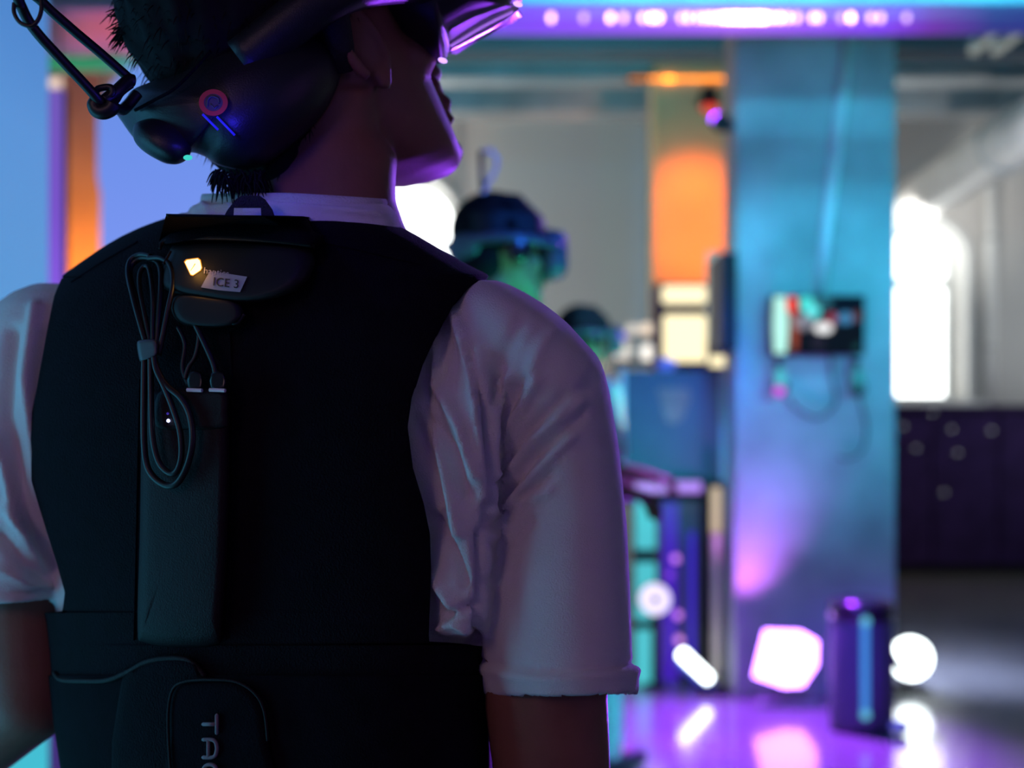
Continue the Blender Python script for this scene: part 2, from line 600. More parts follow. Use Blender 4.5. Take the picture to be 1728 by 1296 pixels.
cx0, cx1 = column('trim_4', 1103, 1226, 9.0, .35, 1)
light('column_amber', 'SPOT', (cx1 - .24, 8.30, zat(196, 8.3)), (cx1 - .26, 9.0, zat(380, 9)), 95, (1, .17, .0), .08, cone=85, blend=1)
light('column_amber_low', 'SPOT', (cx1 - .25, 8.2, zat(465, 8.2)), (cx1 - .27, 9.0, zat(390, 9)), 80, (1, .20, .0), .06, cone=80, blend=1)
lx0, lx1 = column('trim_5', 104, 172, 9.0, .35, 0)
light('column_left_amber', 'SPOT', (lx1 - .10, 8.3, zat(620, 8.6)), (lx1 - .10, 9.0, zat(420, 9)), 260, (1, .28, .03), .04, cone=60, blend=1)
# fixture on the right column
t = empty('column_spotlight', (cx1 - .2, 8.62, zat(185, 8.6)), 'small black spotlight with red glow at the top of the orange column', 'spotlight')
bm = bmesh.new(); cone(bm, (cx1 - .2, 8.62, zat(178, 8.62)), (cx1 - .2, 8.66, zat(150, 8.62)), .08, .06, 20); put('body', bm, M['black'], t, smooth=False)
bm = bmesh.new(); cone(bm, (cx1 - .2, 8.62, zat(187, 8.62)), (cx1 - .2, 8.62, zat(180, 8.62)), .05, .07, 20); put('lens', bm, E['red_led'], t)
put('bracket', bx(cx1 - .23, cx1 - .17, 8.62, 8.99, zat(152, 8.62), zat(148, 8.62) + .02), M['black'], t)
t = empty('pillar_spotlight', V(1216, 205, 5.6), 'small dark blue spotlight clamped to the left edge of the big pillar', 'spotlight')
p = V(1214, 205, 5.62)
bm = bmesh.new(); cone(bm, p + Vector((0, -.05, -.02)), p + Vector((0, .06, .02)), .045, .035, 20); put('body', bm, M['black'], t)
put('bracket', bx(p.x, 1.03 + .08, p.y + .06, p.y + .10, p.z - .02, p.z + .02), M['black'], t)

# left strip: narrow violet-lit board standing before the far column
t = empty('violet_glow_board', V(90, 460, 6.0), 'narrow violet glowing light panel beside the orange column at the far left', 'light panel')
a, b = V(74, 150, 6.0), V(104, 460, 6.0)
put('diffuser', bx(a.x, b.x, 6.0, 6.03, .02, zat(150, 6.0), bev=.005), emit_ramp('violet_panel', 'Z', [(0, (.10, .02, .40)), (.55, (.30, .12, .95)), (.8, (.20, .09, .62)), (1, (.17, .10, .50))], .95, 0, 3.2), t)
put('housing', bx(a.x - .01, b.x + .01, 6.03, 6.07, 0, zat(148, 6.0), bev=.005), M['black'], t)

# big periwinkle projection cloth behind the head
t = empty('blue_projection_cloth', V(380, 400, 5.6), 'large periwinkle blue glowing projection cloth behind the man in the vest', 'projection cloth')
pts = [(173, 1250), (171, 420), (172, 330), (166, 300), (166, 200), (186, 150), (216, 118), (400, 110), (575, 112), (575, 1250)]
pts = [((a - 864) / F * 5.6, CAMZ - (b - 760) / F * 5.6) for a, b in pts]
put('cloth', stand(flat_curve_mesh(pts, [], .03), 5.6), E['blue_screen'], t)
for px in (182, 560):
    bm = bmesh.new(); q = V(px, 1250, 5.66); cone(bm, (q.x, 5.66, 0), (q.x, 5.66, 3.1), .02, .02); put('pole', bm, M['black'], t)
    put('foot', bx(q.x - .03, q.x + .03, 5.55, 6.05, 0, .03), M['black'], t)

# LED wall along the left side
t = empty('led_wall', (-1.33, 1.2, 0), 'bright cyan and blue light wall along the left edge, close to the man', 'light wall')
for k in range(4):
    y1 = 3.17 - k * .55
    put('light_panel', bx(-1.33, -1.29, y1 - .545, y1, .05, 2.75, bev=.004), E['led_wall'], t)
put('base_rail', bx(-1.36, -1.28, 1.0, 3.17, 0, .05), M['black'], t)
put('frame', bx(-1.40, -1.33, 1.0, 3.16, .05, 2.75), M['black'], t)

# lamps over the left: green tube, coloured fabric duct
t = empty('green_light_tube', V(200, 108, 6.6), 'green glowing light tube hanging at the top left', 'light tube')
a, b = V(60, 108, 6.6), V(480, 108, 6.6)
bm = bmesh.new(); cone(bm, a, b, .042, .042, 20); put('tube', bm, E['green_tube'], t, smooth=True)
for px in (100, 440):
    p = V(px, 96, 6.6); bm = bmesh.new(); cone(bm, p, (p.x, 6.6, ZC), .006, .006, 8); put('hanger', bm, M['black'], t)
t = empty('ceiling_fabric_duct', V(250, 20, 7.2), 'round duct lit pink and violet under the ceiling at top left', 'duct')
a, b = V(-60, 30, 7.4), V(700, 30, 7.4)
bm = bmesh.new()
for k in range(33):
    pass
tube(bm, [a.lerp(b, k / 32) for k in range(33)], [.225 + (.012 if k % 4 == 0 else 0) for k in range(33)], 32)
put('duct_skin', bm, M['fabric_duct'], t, smooth=True)
light('duct_pink', 'SPOT', V(190, 150, 6.6), V(190, 60, 7.4), 26, (1, .10, .16), .05, cone=50, blend=1)
light('duct_violet', 'SPOT', V(240, 130, 6.4), V(150, 20, 7.4), 50, (.30, .10, 1), .05, cone=80, blend=1)

# main pillar
PX0, PX1 = (1240 - 864) / F * 6., (1512 - 864) / F * 6.
put('trim_6', bx(PX0, PX1, 6., 6.3, 0, zat(30, 6.), bev=.015), M['concrete'], kind='structure')
put('trim_7', bx(XL + .02, XR - .02, 5.28, 5.36, zat(8, 5.3), zat(8, 5.3) + .42), M['concrete'], kind='structure')
light('beam_cyan', 'AREA', (1.3, 4.5, 3.7), (1.3, 5.3, 3.5), 70, (.05, .6, 1), 3, .2)

# violet light tube under the beam with bright LED points
t = empty('violet_light_tube', V(1180, 32, 5.2), 'long violet glowing light tube with bright pink points across the top right', 'light tube')
a, b = V(600, 33, 5.2), V(2000, 33, 5.2)
bm = bmesh.new(); cone(bm, a, b, .066, .066, 28); put('tube', bm, E['violet_tube'], t, smooth=True)
put('channel', bx(a.x, b.x, 5.2, 5.30, a.z + .02, a.z + .075), M['black'], t)
dots = [(930, .5), (985, .2), (1030, .7), (1052, .35), (1085, .5), (1100, 1), (1112, .8), (1150, .4), (1162, .5), (1178, .5), (1190, .6), (1200, .7), (1212, .9), (1222, 1.6),
        (1232, 2.2), (1242, 2.6), (1252, 2.6), (1262, 2.6), (1272, 2.6), (1282, 2.6), (1290, 2.0), (1302, 1.0), (1316, 1.0), (1330, .6), (1345, .4), (1372, .5), (1382, .5), (1420, .25), (1436, .9), (1470, .3), (1486, .3), (1530, .18)]
dm = {}
for px, s in dots:
    key = round(s, 1)
    if key not in dm: dm[key] = emit('led_point', (1, .55, 1), 9 * s)
    bm = bmesh.new(); ell(bm, V(px, 30, 5.125), (.014, .008, .022), 1); put('led_point', bm, dm[key], t)
# orange LED row
t = empty('orange_led_strip', V(1145, 133, 8.95), 'short row of glowing orange light points on the steel beam', 'light strip')
put('channel', bx(V(1060, 0, 8.97).x, V(1230, 0, 8.97).x, 9.0, 9.06, zat(136, 9), zat(130, 9)), M['black'], t)
for k in range(20):
    px = 1066 + k * 8.4
    s = .25 if px < 1095 else (2.2 if 1118 < px < 1135 else .8)
    bm = bmesh.new(); ell(bm, V(px, 133, 8.97), (.017, .012, .017), 1)
    key = ('o', s)
    if key not in dm: dm[key] = emit('led_point_orange', (1, .27, .02), 5.5 * s)
    put('led_point', bm, dm[key], t)

# silver spiral duct at upper right
t = empty('spiral_duct', (4.2, 9, 3.68), 'big silver spiral ventilation duct running diagonally at the upper right', 'duct')
A, B = Vector((4.0, 12.35, 3.76)), Vector((3.92, 5.2, 3.76))
N = 90
bm = bmesh.new(); tube(bm, [A.lerp(B, k / N) for k in range(N + 1)], [.215 if k % 3 else .228 for k in range(N + 1)], 32)
put('duct_skin', bm, M['duct'], t, smooth=True)
for s in (.15, .45, .75):
    p = A.lerp(B, s)
    bm = bmesh.new(); tube(bm, [p + Vector((0, -.02, 0)), p + Vector((0, .02, 0))], .235, 32); put('strap', bm, M['steel'], t)
    bm = bmesh.new(); cone(bm, p + Vector((0, 0, .24)), (p.x, p.y, ZC), .008, .008, 8); put('hanger', bm, M['steel'], t)
light('duct_fill', 'SPOT', (3.72, 10.6, 3.05), (3.97, 11.5, 3.76), 190, (1, .97, .92), .1, cone=100, blend=1)  # two spots added below the duct to brighten its skin
light('duct_fill_near', 'SPOT', (3.6, 7.6, 2.7), (3.95, 9.0, 3.76), 50, (1, .95, .92), .1, cone=80, blend=1)
# dim ceiling tubes
for px in (1662, 1700):
    t = empty('ceiling_tube_lamp', V(px, 72, 7.5), 'dim slanting tube lamp under the ceiling at top right, %s' % ('left of two' if px < 1680 else 'right of two'), 'lamp', 'slanting ceiling lamps')
    a, b = V(px - 20, 86, 7.3), V(px + 18, 58, 7.9)
    bm = bmesh.new(); cone(bm, a, b, .03, .03, 12); put('tube', bm, E['tube_white'], t, smooth=True)
    bm = bmesh.new(); cone(bm, a + Vector((0, 0, .05)), b + Vector((0, 0, .05)), .035, .035, 4); put('housing', bm, M['steel'], t)

# cable trunking on the pillar
t = empty('pillar_cable_duct', V(1405, 280, 5.96), 'pale slanting cable cover running down the face of the blue pillar', 'cable cover')
bm = bmesh.new()
a, b = V(1433, 58, 5.99), V(1382, 500, 5.99)
tube(bm, [a, a.lerp(b, .33), a.lerp(b, .66), b], .028, 12)
put('cover', bm, M['white_frame'], t, smooth=True)
# monitor on the pillar
t = empty('pillar_monitor', V(1380, 549, 5.9), 'small wall monitor showing a bright colourful picture on the blue pillar', 'monitor')
a, b = V(1300, 498, 5.92), V(1460, 599, 5.92)
put('housing', bx(a.x, b.x, 5.92, 5.96, b.z, a.z, bev=.006), M['black'], t)
put('wall_bracket', bx((a.x + b.x) / 2 - .08, (a.x + b.x) / 2 + .08, 5.96, 6., b.z + .08, a.z - .08), M['black'], t)
NX, NZ = 40, 25
bm = bmesh.new()
gv = [[bm.verts.new((a.x + .008 + (b.x - a.x - .016) * i / NX, 5.917, a.z - .008 - (a.z - b.z - .016) * j / NZ)) for i in range(NX + 1)] for j in range(NZ + 1)]
cl = bm.loops.layers.color.new('Col')
blobs = [(.09, .5, .085, .9, (.75, 1, .95), 1.0), (.22, .15, .07, .16, (1, .12, .04), .95), (.24, .6, .05, .4, (.8, .35, .2), .7), (.38, .12, .10, .14, (.3, .95, .9), .9), (.44, .25, .09, .16, (.4, .95, .95), .95), (.55, .10, .12, .12, (.2, .5, .55), .7),
         (.34, .45, .12, .15, (.6, .6, .65), .8), (.56, .55, .11, .1, (1, 1, 1), 1), (.65, .38, .07, .1, (.8, .3, .35), .7), (.80, .38, .10, .11, (.3, .6, .8), .8), (.93, .35, .06, .1, (.5, .25, .2), .7), (.5, .8, .08, .15, (.15, .12, .18), .8), (.93, .9, .05, .08, (.1, .3, .3), .8)]
for j in range(NZ):
    for i in range(NX):
        f = bm.faces.new((gv[j][i], gv[j][i + 1], gv[j + 1][i + 1], gv[j + 1][i]))
        u, v = (i + .5) / NX, (j + .5) / NZ
        c = np.array((.03, .012, .035)) if v > .5 else np.array((.012, .02, .09))
        for (x, y, rx, ry, cc, al) in blobs:
            d = ((u - x) / rx) ** 2 + ((v - y) / ry) ** 2
            k = al * max(0, min(1, 2.2 * (1.15 - d)))
            c = c * (1 - k) + np.array(cc) * k
        for l in f.loops: l[cl] = (*c, 1)
m, nt, bs = _b('screen_picture')
vc = nt.nodes.new('ShaderNodeVertexColor'); vc.layer_name = 'Col'
nt.links.new(vc.outputs[0], bs.inputs['Emission Color']); bs.inputs['Emission Strength'].default_value = 1.1
bs.inputs['Base Color'].default_value = (.004, .004, .004, 1)
bs.inputs['Roughness'].default_value = .7
bs.inputs['Specular IOR Level'].default_value = .08
put('screen', bm, m, t)
# two controllers hanging below
for px, py0, py1, c1, c2, lab in ((1315, 612, 668, 'cyan', 'magenta_led', 'small hanging controller with cyan and magenta lights below the monitor'), (1446, 612, 668, 'teal_dim', None, 'small teal lit controller hanging below the right end of the monitor')):
    t = empty('hand_controller', V(px, 640, 5.9), lab, 'controller', None)
    p0, p1 = V(px, py0, 5.92), V(px, py1, 5.92)
    bm = bmesh.new(); tube(bm, [p0, p0.lerp(p1, .5), p1 + Vector((.004, -.01, 0))], [.012, .02, .018], 12); put('grip', bm, M['black'], t, smooth=True)
    bm = bmesh.new()
    R = [p1.lerp(p0, .25) + Vector((math.cos(a) * .036, -.02, math.sin(a) * .045)) for a in (2 * PI * k / 20 for k in range(21))]
    tube(bm, R, .007, 8); put('ring', bm, M['black'], t, smooth=True)
    bm = bmesh.new(); ell(bm, p0.lerp(p1, .5) + Vector((0, -.03, .005)), (.028, .010, .055), 2)
    put('status_light', bm, E['cyan'] if c2 else emit('teal_soft', (.03, .45, .5), .55), t, smooth=True)
    if c2:
        bm = bmesh.new(); ell(bm, V(px, 660, 5.89), (.030, .012, .028), 2); put('trigger_light', bm, E[c2], t, smooth=True)
    put('hook', bx(p0.x - .01, p0.x + .01, 5.9, 6., p0.z, p0.z + .015), M['black'], t)
for pts, lab in (([(1330, 670), (1345, 690), (1380, 705), (1410, 680), (1405, 640), (1400, 600)], 'dark cable looping below the monitor on the pillar, left loop'), ([(1450, 670), (1462, 720), (1455, 760), (1430, 775), (1415, 770)], 'dark cable hanging from the right controller on the pillar')):
    bm = bmesh.new()
    tube(bm, smoothline([V(a, b, 5.98) for a, b in pts]), .006, 8)
    put('hanging_cable', bm, M['cable'], None, lab, 'cable', smooth=True)

# TV on the left side of the pillar, edge-on
t = empty('side_television', V(1214, 510, 6.05), 'tall dark television seen nearly edge-on at the left side of the pillar', 'television')
put('housing', bx(V(1213, 0, 5.95).x, PX0 - .005, 5.9, 6.28, zat(592, 5.95), zat(428, 5.95), bev=.01), M['black'], t)
put('screen', bx(V(1190, 0, 6.4).x, V(1213, 0, 6.4).x, 6.32, 6.36, zat(575, 6.35), zat(425, 6.35), bev=.004), emit('tv_face', (.36, .42, .42), .85), t)

# flood light on the floor
t = empty('floodlight', V(1325, 1110, 5.1), 'white glowing square floodlight tilted on the floor before the pillar', 'floodlight')
D = 5.72
quad = [(1291, 1064), (1352, 1066), (1380, 1082), (1379, 1122), (1355, 1158), (1324, 1160), (1272, 1142)]
face = [V(x, y, D + (1160 - y) * .0008) for x, y in quad]
bm = bmesh.new()
f1 = [bm.verts.new(p) for p in face]; f2 = [bm.verts.new(p + Vector((0, .015, 0))) for p in face]
bm.faces.new(f1); bm.faces.new(f2[::-1])
for i in range(7): bm.faces.new((f1[i], f2[i], f2[(i + 1) % 7], f1[(i + 1) % 7]))
put('lens', bm, E['flood'], t)
bm = bmesh.new(); cc = sum(face, Vector()) / 7
r0 = [cc + (p - cc) * 1.06 + Vector((0, .016, 0)) for p in face]; r1 = [cc + (p - cc) * .6 + Vector((0, .10, 0)) for p in face]
loft(bm, [r0, r1]); put('housing', bm, M['black'], t)
for s in (-1, 1):
    bm = bmesh.new(); p = cc + Vector((s * .13, .07, 0)); cone(bm, p, (p.x - s * .01, p.y + .02, .012), .010, .010, 8); put('bracket_arm', bm, M['steel'], t)
put('foot_plate', bx(cc.x - .14, cc.x + .14, cc.y + .04, cc.y + .14, 0, .012), M['steel'], t)

# cylinder by the pillar
Dc = 5.3
cx = V(1453, 0, Dc).x
t = empty('floor_cylinder', (cx, Dc, 0), 'dark blue lit cylindrical bin with a cyan light line at the foot of the pillar', 'bin')
r = .142
bm = bmesh.new()
prof = [(0, .02), (r * .96, .02), (r, .04), (r, .50), (r * .98, .52)]
loft(bm, [[(cx + max(q, 1e-3) * math.cos(a), Dc + max(q, 1e-3) * math.sin(a), z) for a in (2 * PI * k / 40 for k in range(40))] for q, z in prof])
put('body', bm, M['case'], t, smooth=True)
bm = bmesh.new()
loft(bm, [[(cx + q * math.cos(a), Dc + q * math.sin(a), z) for a in (2 * PI * k / 40 for k in range(40))] for q, z in ((r * 1.03, .52), (r * 1.04, .57), (r * .98, .60), (r * .6, .615))])
put('lid', bm, M['black_gloss'], t, smooth=True)
bm = bmesh.new()
loft(bm, [[(cx + q * math.cos(a), Dc + q * math.sin(a), z) for a in (2 * PI * k / 40 for k in range(40))] for q, z in ((r * .98, 0), (r * 1.02, .005), (r * 1.02, .02))])
put('base_ring', bm, M['black'], t, smooth=True)
p0, p1 = V(1460, 1048, Dc - r), V(1460, 1206, Dc - r)
put('light_line', bx(p0.x - .016, p0.x + .016, Dc - r - .004, Dc - r + .006, p1.z, p0.z), emit('cyan_line', (.06, .35, 1), .75), t)
for p in (p0, p1):
    bm = bmesh.new(); ell(bm, p + Vector((0, -.006, 0)), (.022, .006, .022), 2); put('light_end', bm, E['cyan_bright'], t, smooth=True)
light('cyl_violet', 'SPOT', (1.1, 4.3, .9), (cx, Dc, .3), 75, (.12, .04, 1), .08, cone=45, blend=1)
# bracket and bright lamp just behind
t = empty('rear_floodlight', V(1548, 1115, 6.1), 'bright white round floodlight low behind the right foot of the pillar', 'floodlight')
q = V(1538, 1112, 6.1)
bm = bmesh.new(); cone(bm, q, q + Vector((0, .02, 0)), .11, .11, 32); put('lens', bm, E['flood_white'], t)
bm = bmesh.new(); cone(bm, q + Vector((0, .02, 0)), q + Vector((0, .14, 0)), .12, .08, 32); put('housing', bm, M['black'], t)
put('foot_plate', bx(q.x - .10, q.x + .10, 6.1, 6.3, 0, .02), M['black'], t)
put('stem', bx(q.x - .015, q.x + .015, 6.18, 6.21, .02, q.z - .05), M['black'], t)
light('rear_floor_fill', 'SPOT', (2.2, 6.5, .9), (2.6, 6.8, 0), 260, (.55, .64, 1), .1, cone=120, blend=1)  # spot added to lift the floor right of the pillar
t = empty('small_floor_bracket', V(1520, 1120, 5.6), 'small dark clamp arm sticking out right of the cylinder', 'clamp')
bm = bmesh.new(); tube(bm, [V(1500, 1090, 5.45), V(1512, 1118, 5.42), V(1537, 1136, 5.38)], [.016, .02, .028], 10); put('arm', bm, M['black'], t, smooth=True)
bm = bmesh.new(); ell(bm, V(1534, 1126, 5.37), (.02, .02, .014), 2); put('tip', bm, mat('teal_plastic', (.05, .35, .4), .4, noise_s=9), t, smooth=True)
bm = bmesh.new(); cone(bm, V(1503, 1092, 5.45), (V(1503, 0, 5.45).x, 5.45, 0), .014, .02, 10); put('stem', bm, M['black'], t, smooth=True)
bm = bmesh.new(); q = V(1518, 1222, 5.2); ell(bm, (q.x, 5.2, .035), (.045, .045, .034), 3)
put('floor_puck', bm, M['white_plastic'], None, 'small pale round puck on the floor right of the cylinder', 'puck', smooth=True)

# ------------------------------------------------------------------ station left of the pillar
Ds = 6.3
def X(px, D=Ds): return (px - 864) / F * D
t = empty('standing_desk', ((X(1045) + X(1188)) / 2, Ds + .3, 0), 'tall desk with a glowing violet front edge left of the pillar', 'desk')
zt = zat(813, Ds)
put('desktop', bx(X(1020), X(1232), Ds + .02, Ds + .6, zt - .045, zt, bev=.006), M['black'], t)
put('edge_light', bx(X(1030), X(1184), Ds - .005, Ds + .018, zat(831, Ds), zat(813, Ds), bev=.008), E['violet_edge'], t)
for x in (X(1040), X(1228)):
    for y in (Ds + .08, Ds + .55):
        put('leg', bx(x - .02, x + .02, y - .02, y + .02, 0, zt - .045), M['black'], t)
t = empty('flight_case', (X(1140), Ds + .3, zt), 'large blue lit case with a faded emblem standing on the tall desk', 'case')
z0, z1 = zt + .001, zat(624, Ds)
put('shell', bx(X(1047), X(1228), Ds + .05, Ds + .5, z0, z1, bev=.02), M['case'], t)
for x in (X(1047), X(1228) - .03):
    put('corner_rail', bx(x, x + .03, Ds + .035, Ds + .07, z0, z1, bev=.006), M['steel'], t)
em = [(1108, 655), (1162, 655), (1166, 672), (1152, 705), (1142, 714), (1126, 712), (1118, 690)]
bm = bmesh.new()
loft(bm, [[V(a, b, Ds + .047) for a, b in em], [V(a, b, Ds + .052) for a, b in em]])
put('emblem', bm, M['emblem'], t)
bm = bmesh.new(); ell(bm, V(1124, 616, Ds + .1), (.06, .05, .04), 3)
put('mouse', bm, mat('mouse_violet', (.3, .25, .5), .35, noise_s=12), None, 'violet lit mouse lying on the blue lit case', 'mouse', smooth=True)
light('mouse_light', 'SPOT', (X(1124), Ds - .2, z1 + .5), (X(1124), Ds + .15, z1), 1.6, (.35, .15, 1), .03, cone=30, blend=1)

# PC and lamps under the desk
t = empty('computer_tower', (X(1150), Ds + .3, 0), 'tall computer tower with round violet fan lights under the desk', 'computer')
put('case_shell', bx(X(1118), X(1190), Ds + .12, Ds + .5, .02, zat(846, Ds), bev=.01), M['case'], t)
for px, py, e in ((1140, 943, 'purple_dot'), (1130, 970, 'purple_soft'), (1144, 1038, 'purple_dot'), (1146, 1080, 'led_violet_s')):
    bm = bmesh.new(); cone(bm, V(px, py, Ds + .1), V(px, py, Ds + .125), .022, .022, 20)
    m_ = {'purple_dot': E['purple_dot'], 'purple_soft': emit('purple_soft', (.30, .08, 1), .8), 'led_violet_s': emit('violet_pink', (.8, .3, 1), 1.3)}[e]
    put('fan_light', bm, m_, t)
put('glow_panel', bx(X(1121), X(1150), Ds + .113, Ds + .12, zat(1160, Ds), zat(850, Ds)), emit('indigo_panel', (.055, .004, .50), .85), t)
put('side_strip', bx(X(1168), X(1178), Ds + .113, Ds + .12, zat(1150, Ds), zat(900, Ds)), emit('indigo_strip', (.05, .01, .75), .8), t)
t = empty('cyan_light_column', (X(1090), Ds + .05, 0), 'cyan glowing light column in three lengths under the desk', 'light column')
for y0, y1 in ((840, 928), (950, 1048), (1064, 1166)):
    put('light_length', bx(X(1073), X(1108), Ds + .02, Ds + .05, zat(y1, Ds), zat(y0, Ds), bev=.01), E['cyan'], t)
put('spine', bx(X(1070), X(1111), Ds + .05, Ds + .08, 0, zat(836, Ds)), M['black'], t)
t = empty('round_spotlight', V(1104, 1012, Ds - .1), 'pale round spotlight with a dark centre before the cyan column', 'spotlight')
q = V(1106, 1012, Ds - .15)
bm = bmesh.new(); cone(bm, q, q + Vector((0, .04, 0)), .082, .082, 28); put('lens', bm, E['white_lamp'], t)
bm = bmesh.new(); cone(bm, q + Vector((0, -.004, 0)), q + Vector((0, .0, 0)), .022, .022, 16); put('core', bm, M['black'], t)
bm = bmesh.new(); cone(bm, q + Vector((0, .04, 0)), q + Vector((0, .09, 0)), .088, .06, 28); put('housing', bm, M['black'], t)
bm = bmesh.new(); cone(bm, q + Vector((0, .06, -.08)), (q.x, q.y + .06, 0), .012, .014, 10); put('stem', bm, M['black'], t)
bm = bmesh.new(); cone(bm, (q.x, q.y + .06, 0), (q.x, q.y + .06, .02), .08, .06, 20); put('base', bm, M['black'], t)
t = empty('leaning_light_bar', V(1175, 1135, Ds - .3), 'short white glowing light bar lying slanted by the desk foot', 'light bar')
a, b = V(1150, 1102, Ds - .3), V(1196, 1146, Ds - .25)
bm = bmesh.new(); cone(bm, a, b, .03, .03, 16); put('tube', bm, E['flood_white'], t, smooth=True)
bm = bmesh.new(); cone(bm, a + Vector((-.01, .03, -.05)), b + Vector((.03, .03, -.06)), .03, .03, 10); put('housing', bm, mat('blue_housing', (.2, .35, .8), .5, noise_s=8), t, smooth=True)
put('foot', bx(b.x - .06, b.x + .1, b.y - .02, b.y + .1, 0, b.z - .05), M['black'], t)
t = empty('slim_pole_lamp', V(1208, 860, Ds - .1), 'slim cream pole lamp with a lit top between desk and pillar', 'lamp')
put('lit_head', bx(X(1201, 6.2), X(1217, 6.2), 6.2, 6.23, zat(900, 6.2), zat(822, 6.2), bev=.01), E['cream_dim'], t)
put('pole', bx(X(1202, 6.2), X(1216, 6.2), 6.2, 6.22, .03, zat(902, 6.2)), M['cream'], t)
put('base', bx(X(1196, 6.2), X(1222, 6.2), 6.15, 6.27, 0, .03), M['black'], t)

# back bar: warm lit shelf cabinet and jars
t = empty('lit_shelf_cabinet', V(1160, 560, 8.5), 'cream glowing shelf cabinet below the orange column', 'cabinet')
Db = 8.5
def Xb(px): return (px - 864) / F * Db
put('carcass', bx(Xb(1108), Xb(1200), Db + .03, Db + .3, 0, zat(476, Db), bev=.01), M['dark_wood'], t)
for (x0, x1, y0, y1) in ((1118, 1192, 482, 512), (1120, 1192, 531, 610)):
    put('lit_panel', bx(Xb(x0), Xb(x1), Db, Db + .03, zat(y1, Db), zat(y0, Db), bev=.02), E['cream_light'], t)
put('shelf', bx(Xb(1110), Xb(1200), Db - .05, Db + .03, zat(524, Db), zat(519, Db)), M['dark_wood'], t)
t = empty('side_light_box', V(1205, 605, 8.2), 'low cream glowing light box right of the lit cabinet', 'light box')
put('lit_panel', bx(Xb(1186), Xb(1222), Db - .3, Db - .28, zat(618, 8.2), zat(596, 8.2), bev=.01), E['cream_light'], t)
put('housing', bx(Xb(1184), Xb(1224), Db - .28, Db - .2, 0, zat(594, 8.2)), M['dark_wood'], t)
for px, y0, y1, lab in ((1052, 567, 600, 'left, wider'), (1066, 543, 570, 'upper left'), (1093, 542, 556, 'upper right, cream'), (1093, 575, 600, 'lower right')):
    pass
t = empty('globe_shelf', V(1075, 610, 8.9), 'narrow dark shelf rack holding pale glowing jars behind the players', 'shelf')
put('shelf_board', bx(V(1036, 0, 8.9).x, V(1112, 0, 8.9).x, 8.82, 9.0, zat(609, 8.9) - .03, zat(609, 8.9)), M['dark_wood'], t)
put('shelf_board', bx(V(1055, 0, 8.9).x, V(1112, 0, 8.9).x, 8.86, 9.0, zat(566, 8.9) - .012, zat(566, 8.9)), M['dark_wood'], t)
put('back_leg', bx(V(1108, 0, 8.9).x, V(1112, 0, 8.9).x, 8.86, 9.0, 0, zat(609, 8.9) - .03), M['dark_wood'], t)
put('back_leg', bx(V(1036, 0, 8.9).x, V(1040, 0, 8.9).x, 8.86, 9.0, 0, zat(609, 8.9) - .03), M['dark_wood'], t)
for px, y0, y1, wd, e, lab in ((1051, 572, 607, 11, .42, 'wide pale jar at the left on the lower shelf behind the players'),
                           (1068, 545, 564, 8, .40, 'pale jar at the left on the upper shelf behind the players'),
                           (1093, 544, 563, 9, .62, 'cream jar at the right on the upper shelf behind the players'),
                           (1093, 578, 607, 8, .75, 'white jar at the right on the lower shelf behind the players')):
    p0, p1 = V(px, y1, 8.9), V(px, y0, 8.9)
    rr = wd * 1.25 / F * 8.9
    bm = bmesh.new()
    H = p1.z - p0.z
    loft(bm, [[(p0.x + q * rr * math.cos(a), 8.92 + q * rr * math.sin(a), p0.z + H * h) for a in (2 * PI * k / 20 for k in range(20))] for q, h in ((.8, 0), (1, .08), (1, .7), (.6, .88))])
    g = empty('glowing_jar', p0, lab, 'jar', 'glowing jars behind the players')
    put('glass_body', bm, emit('jar_glow', (1, .93, .84) if px != 1093 or y0 > 570 else (1, .80, .62), e * 1.9), g, smooth=True)
    bm = bmesh.new(); cone(bm, (p0.x, 8.92, p0.z + H * .88), (p0.x, 8.92, p0.z + H), rr * .6, rr * .6, 16); put('lid', bm, M['white_plastic'], g)

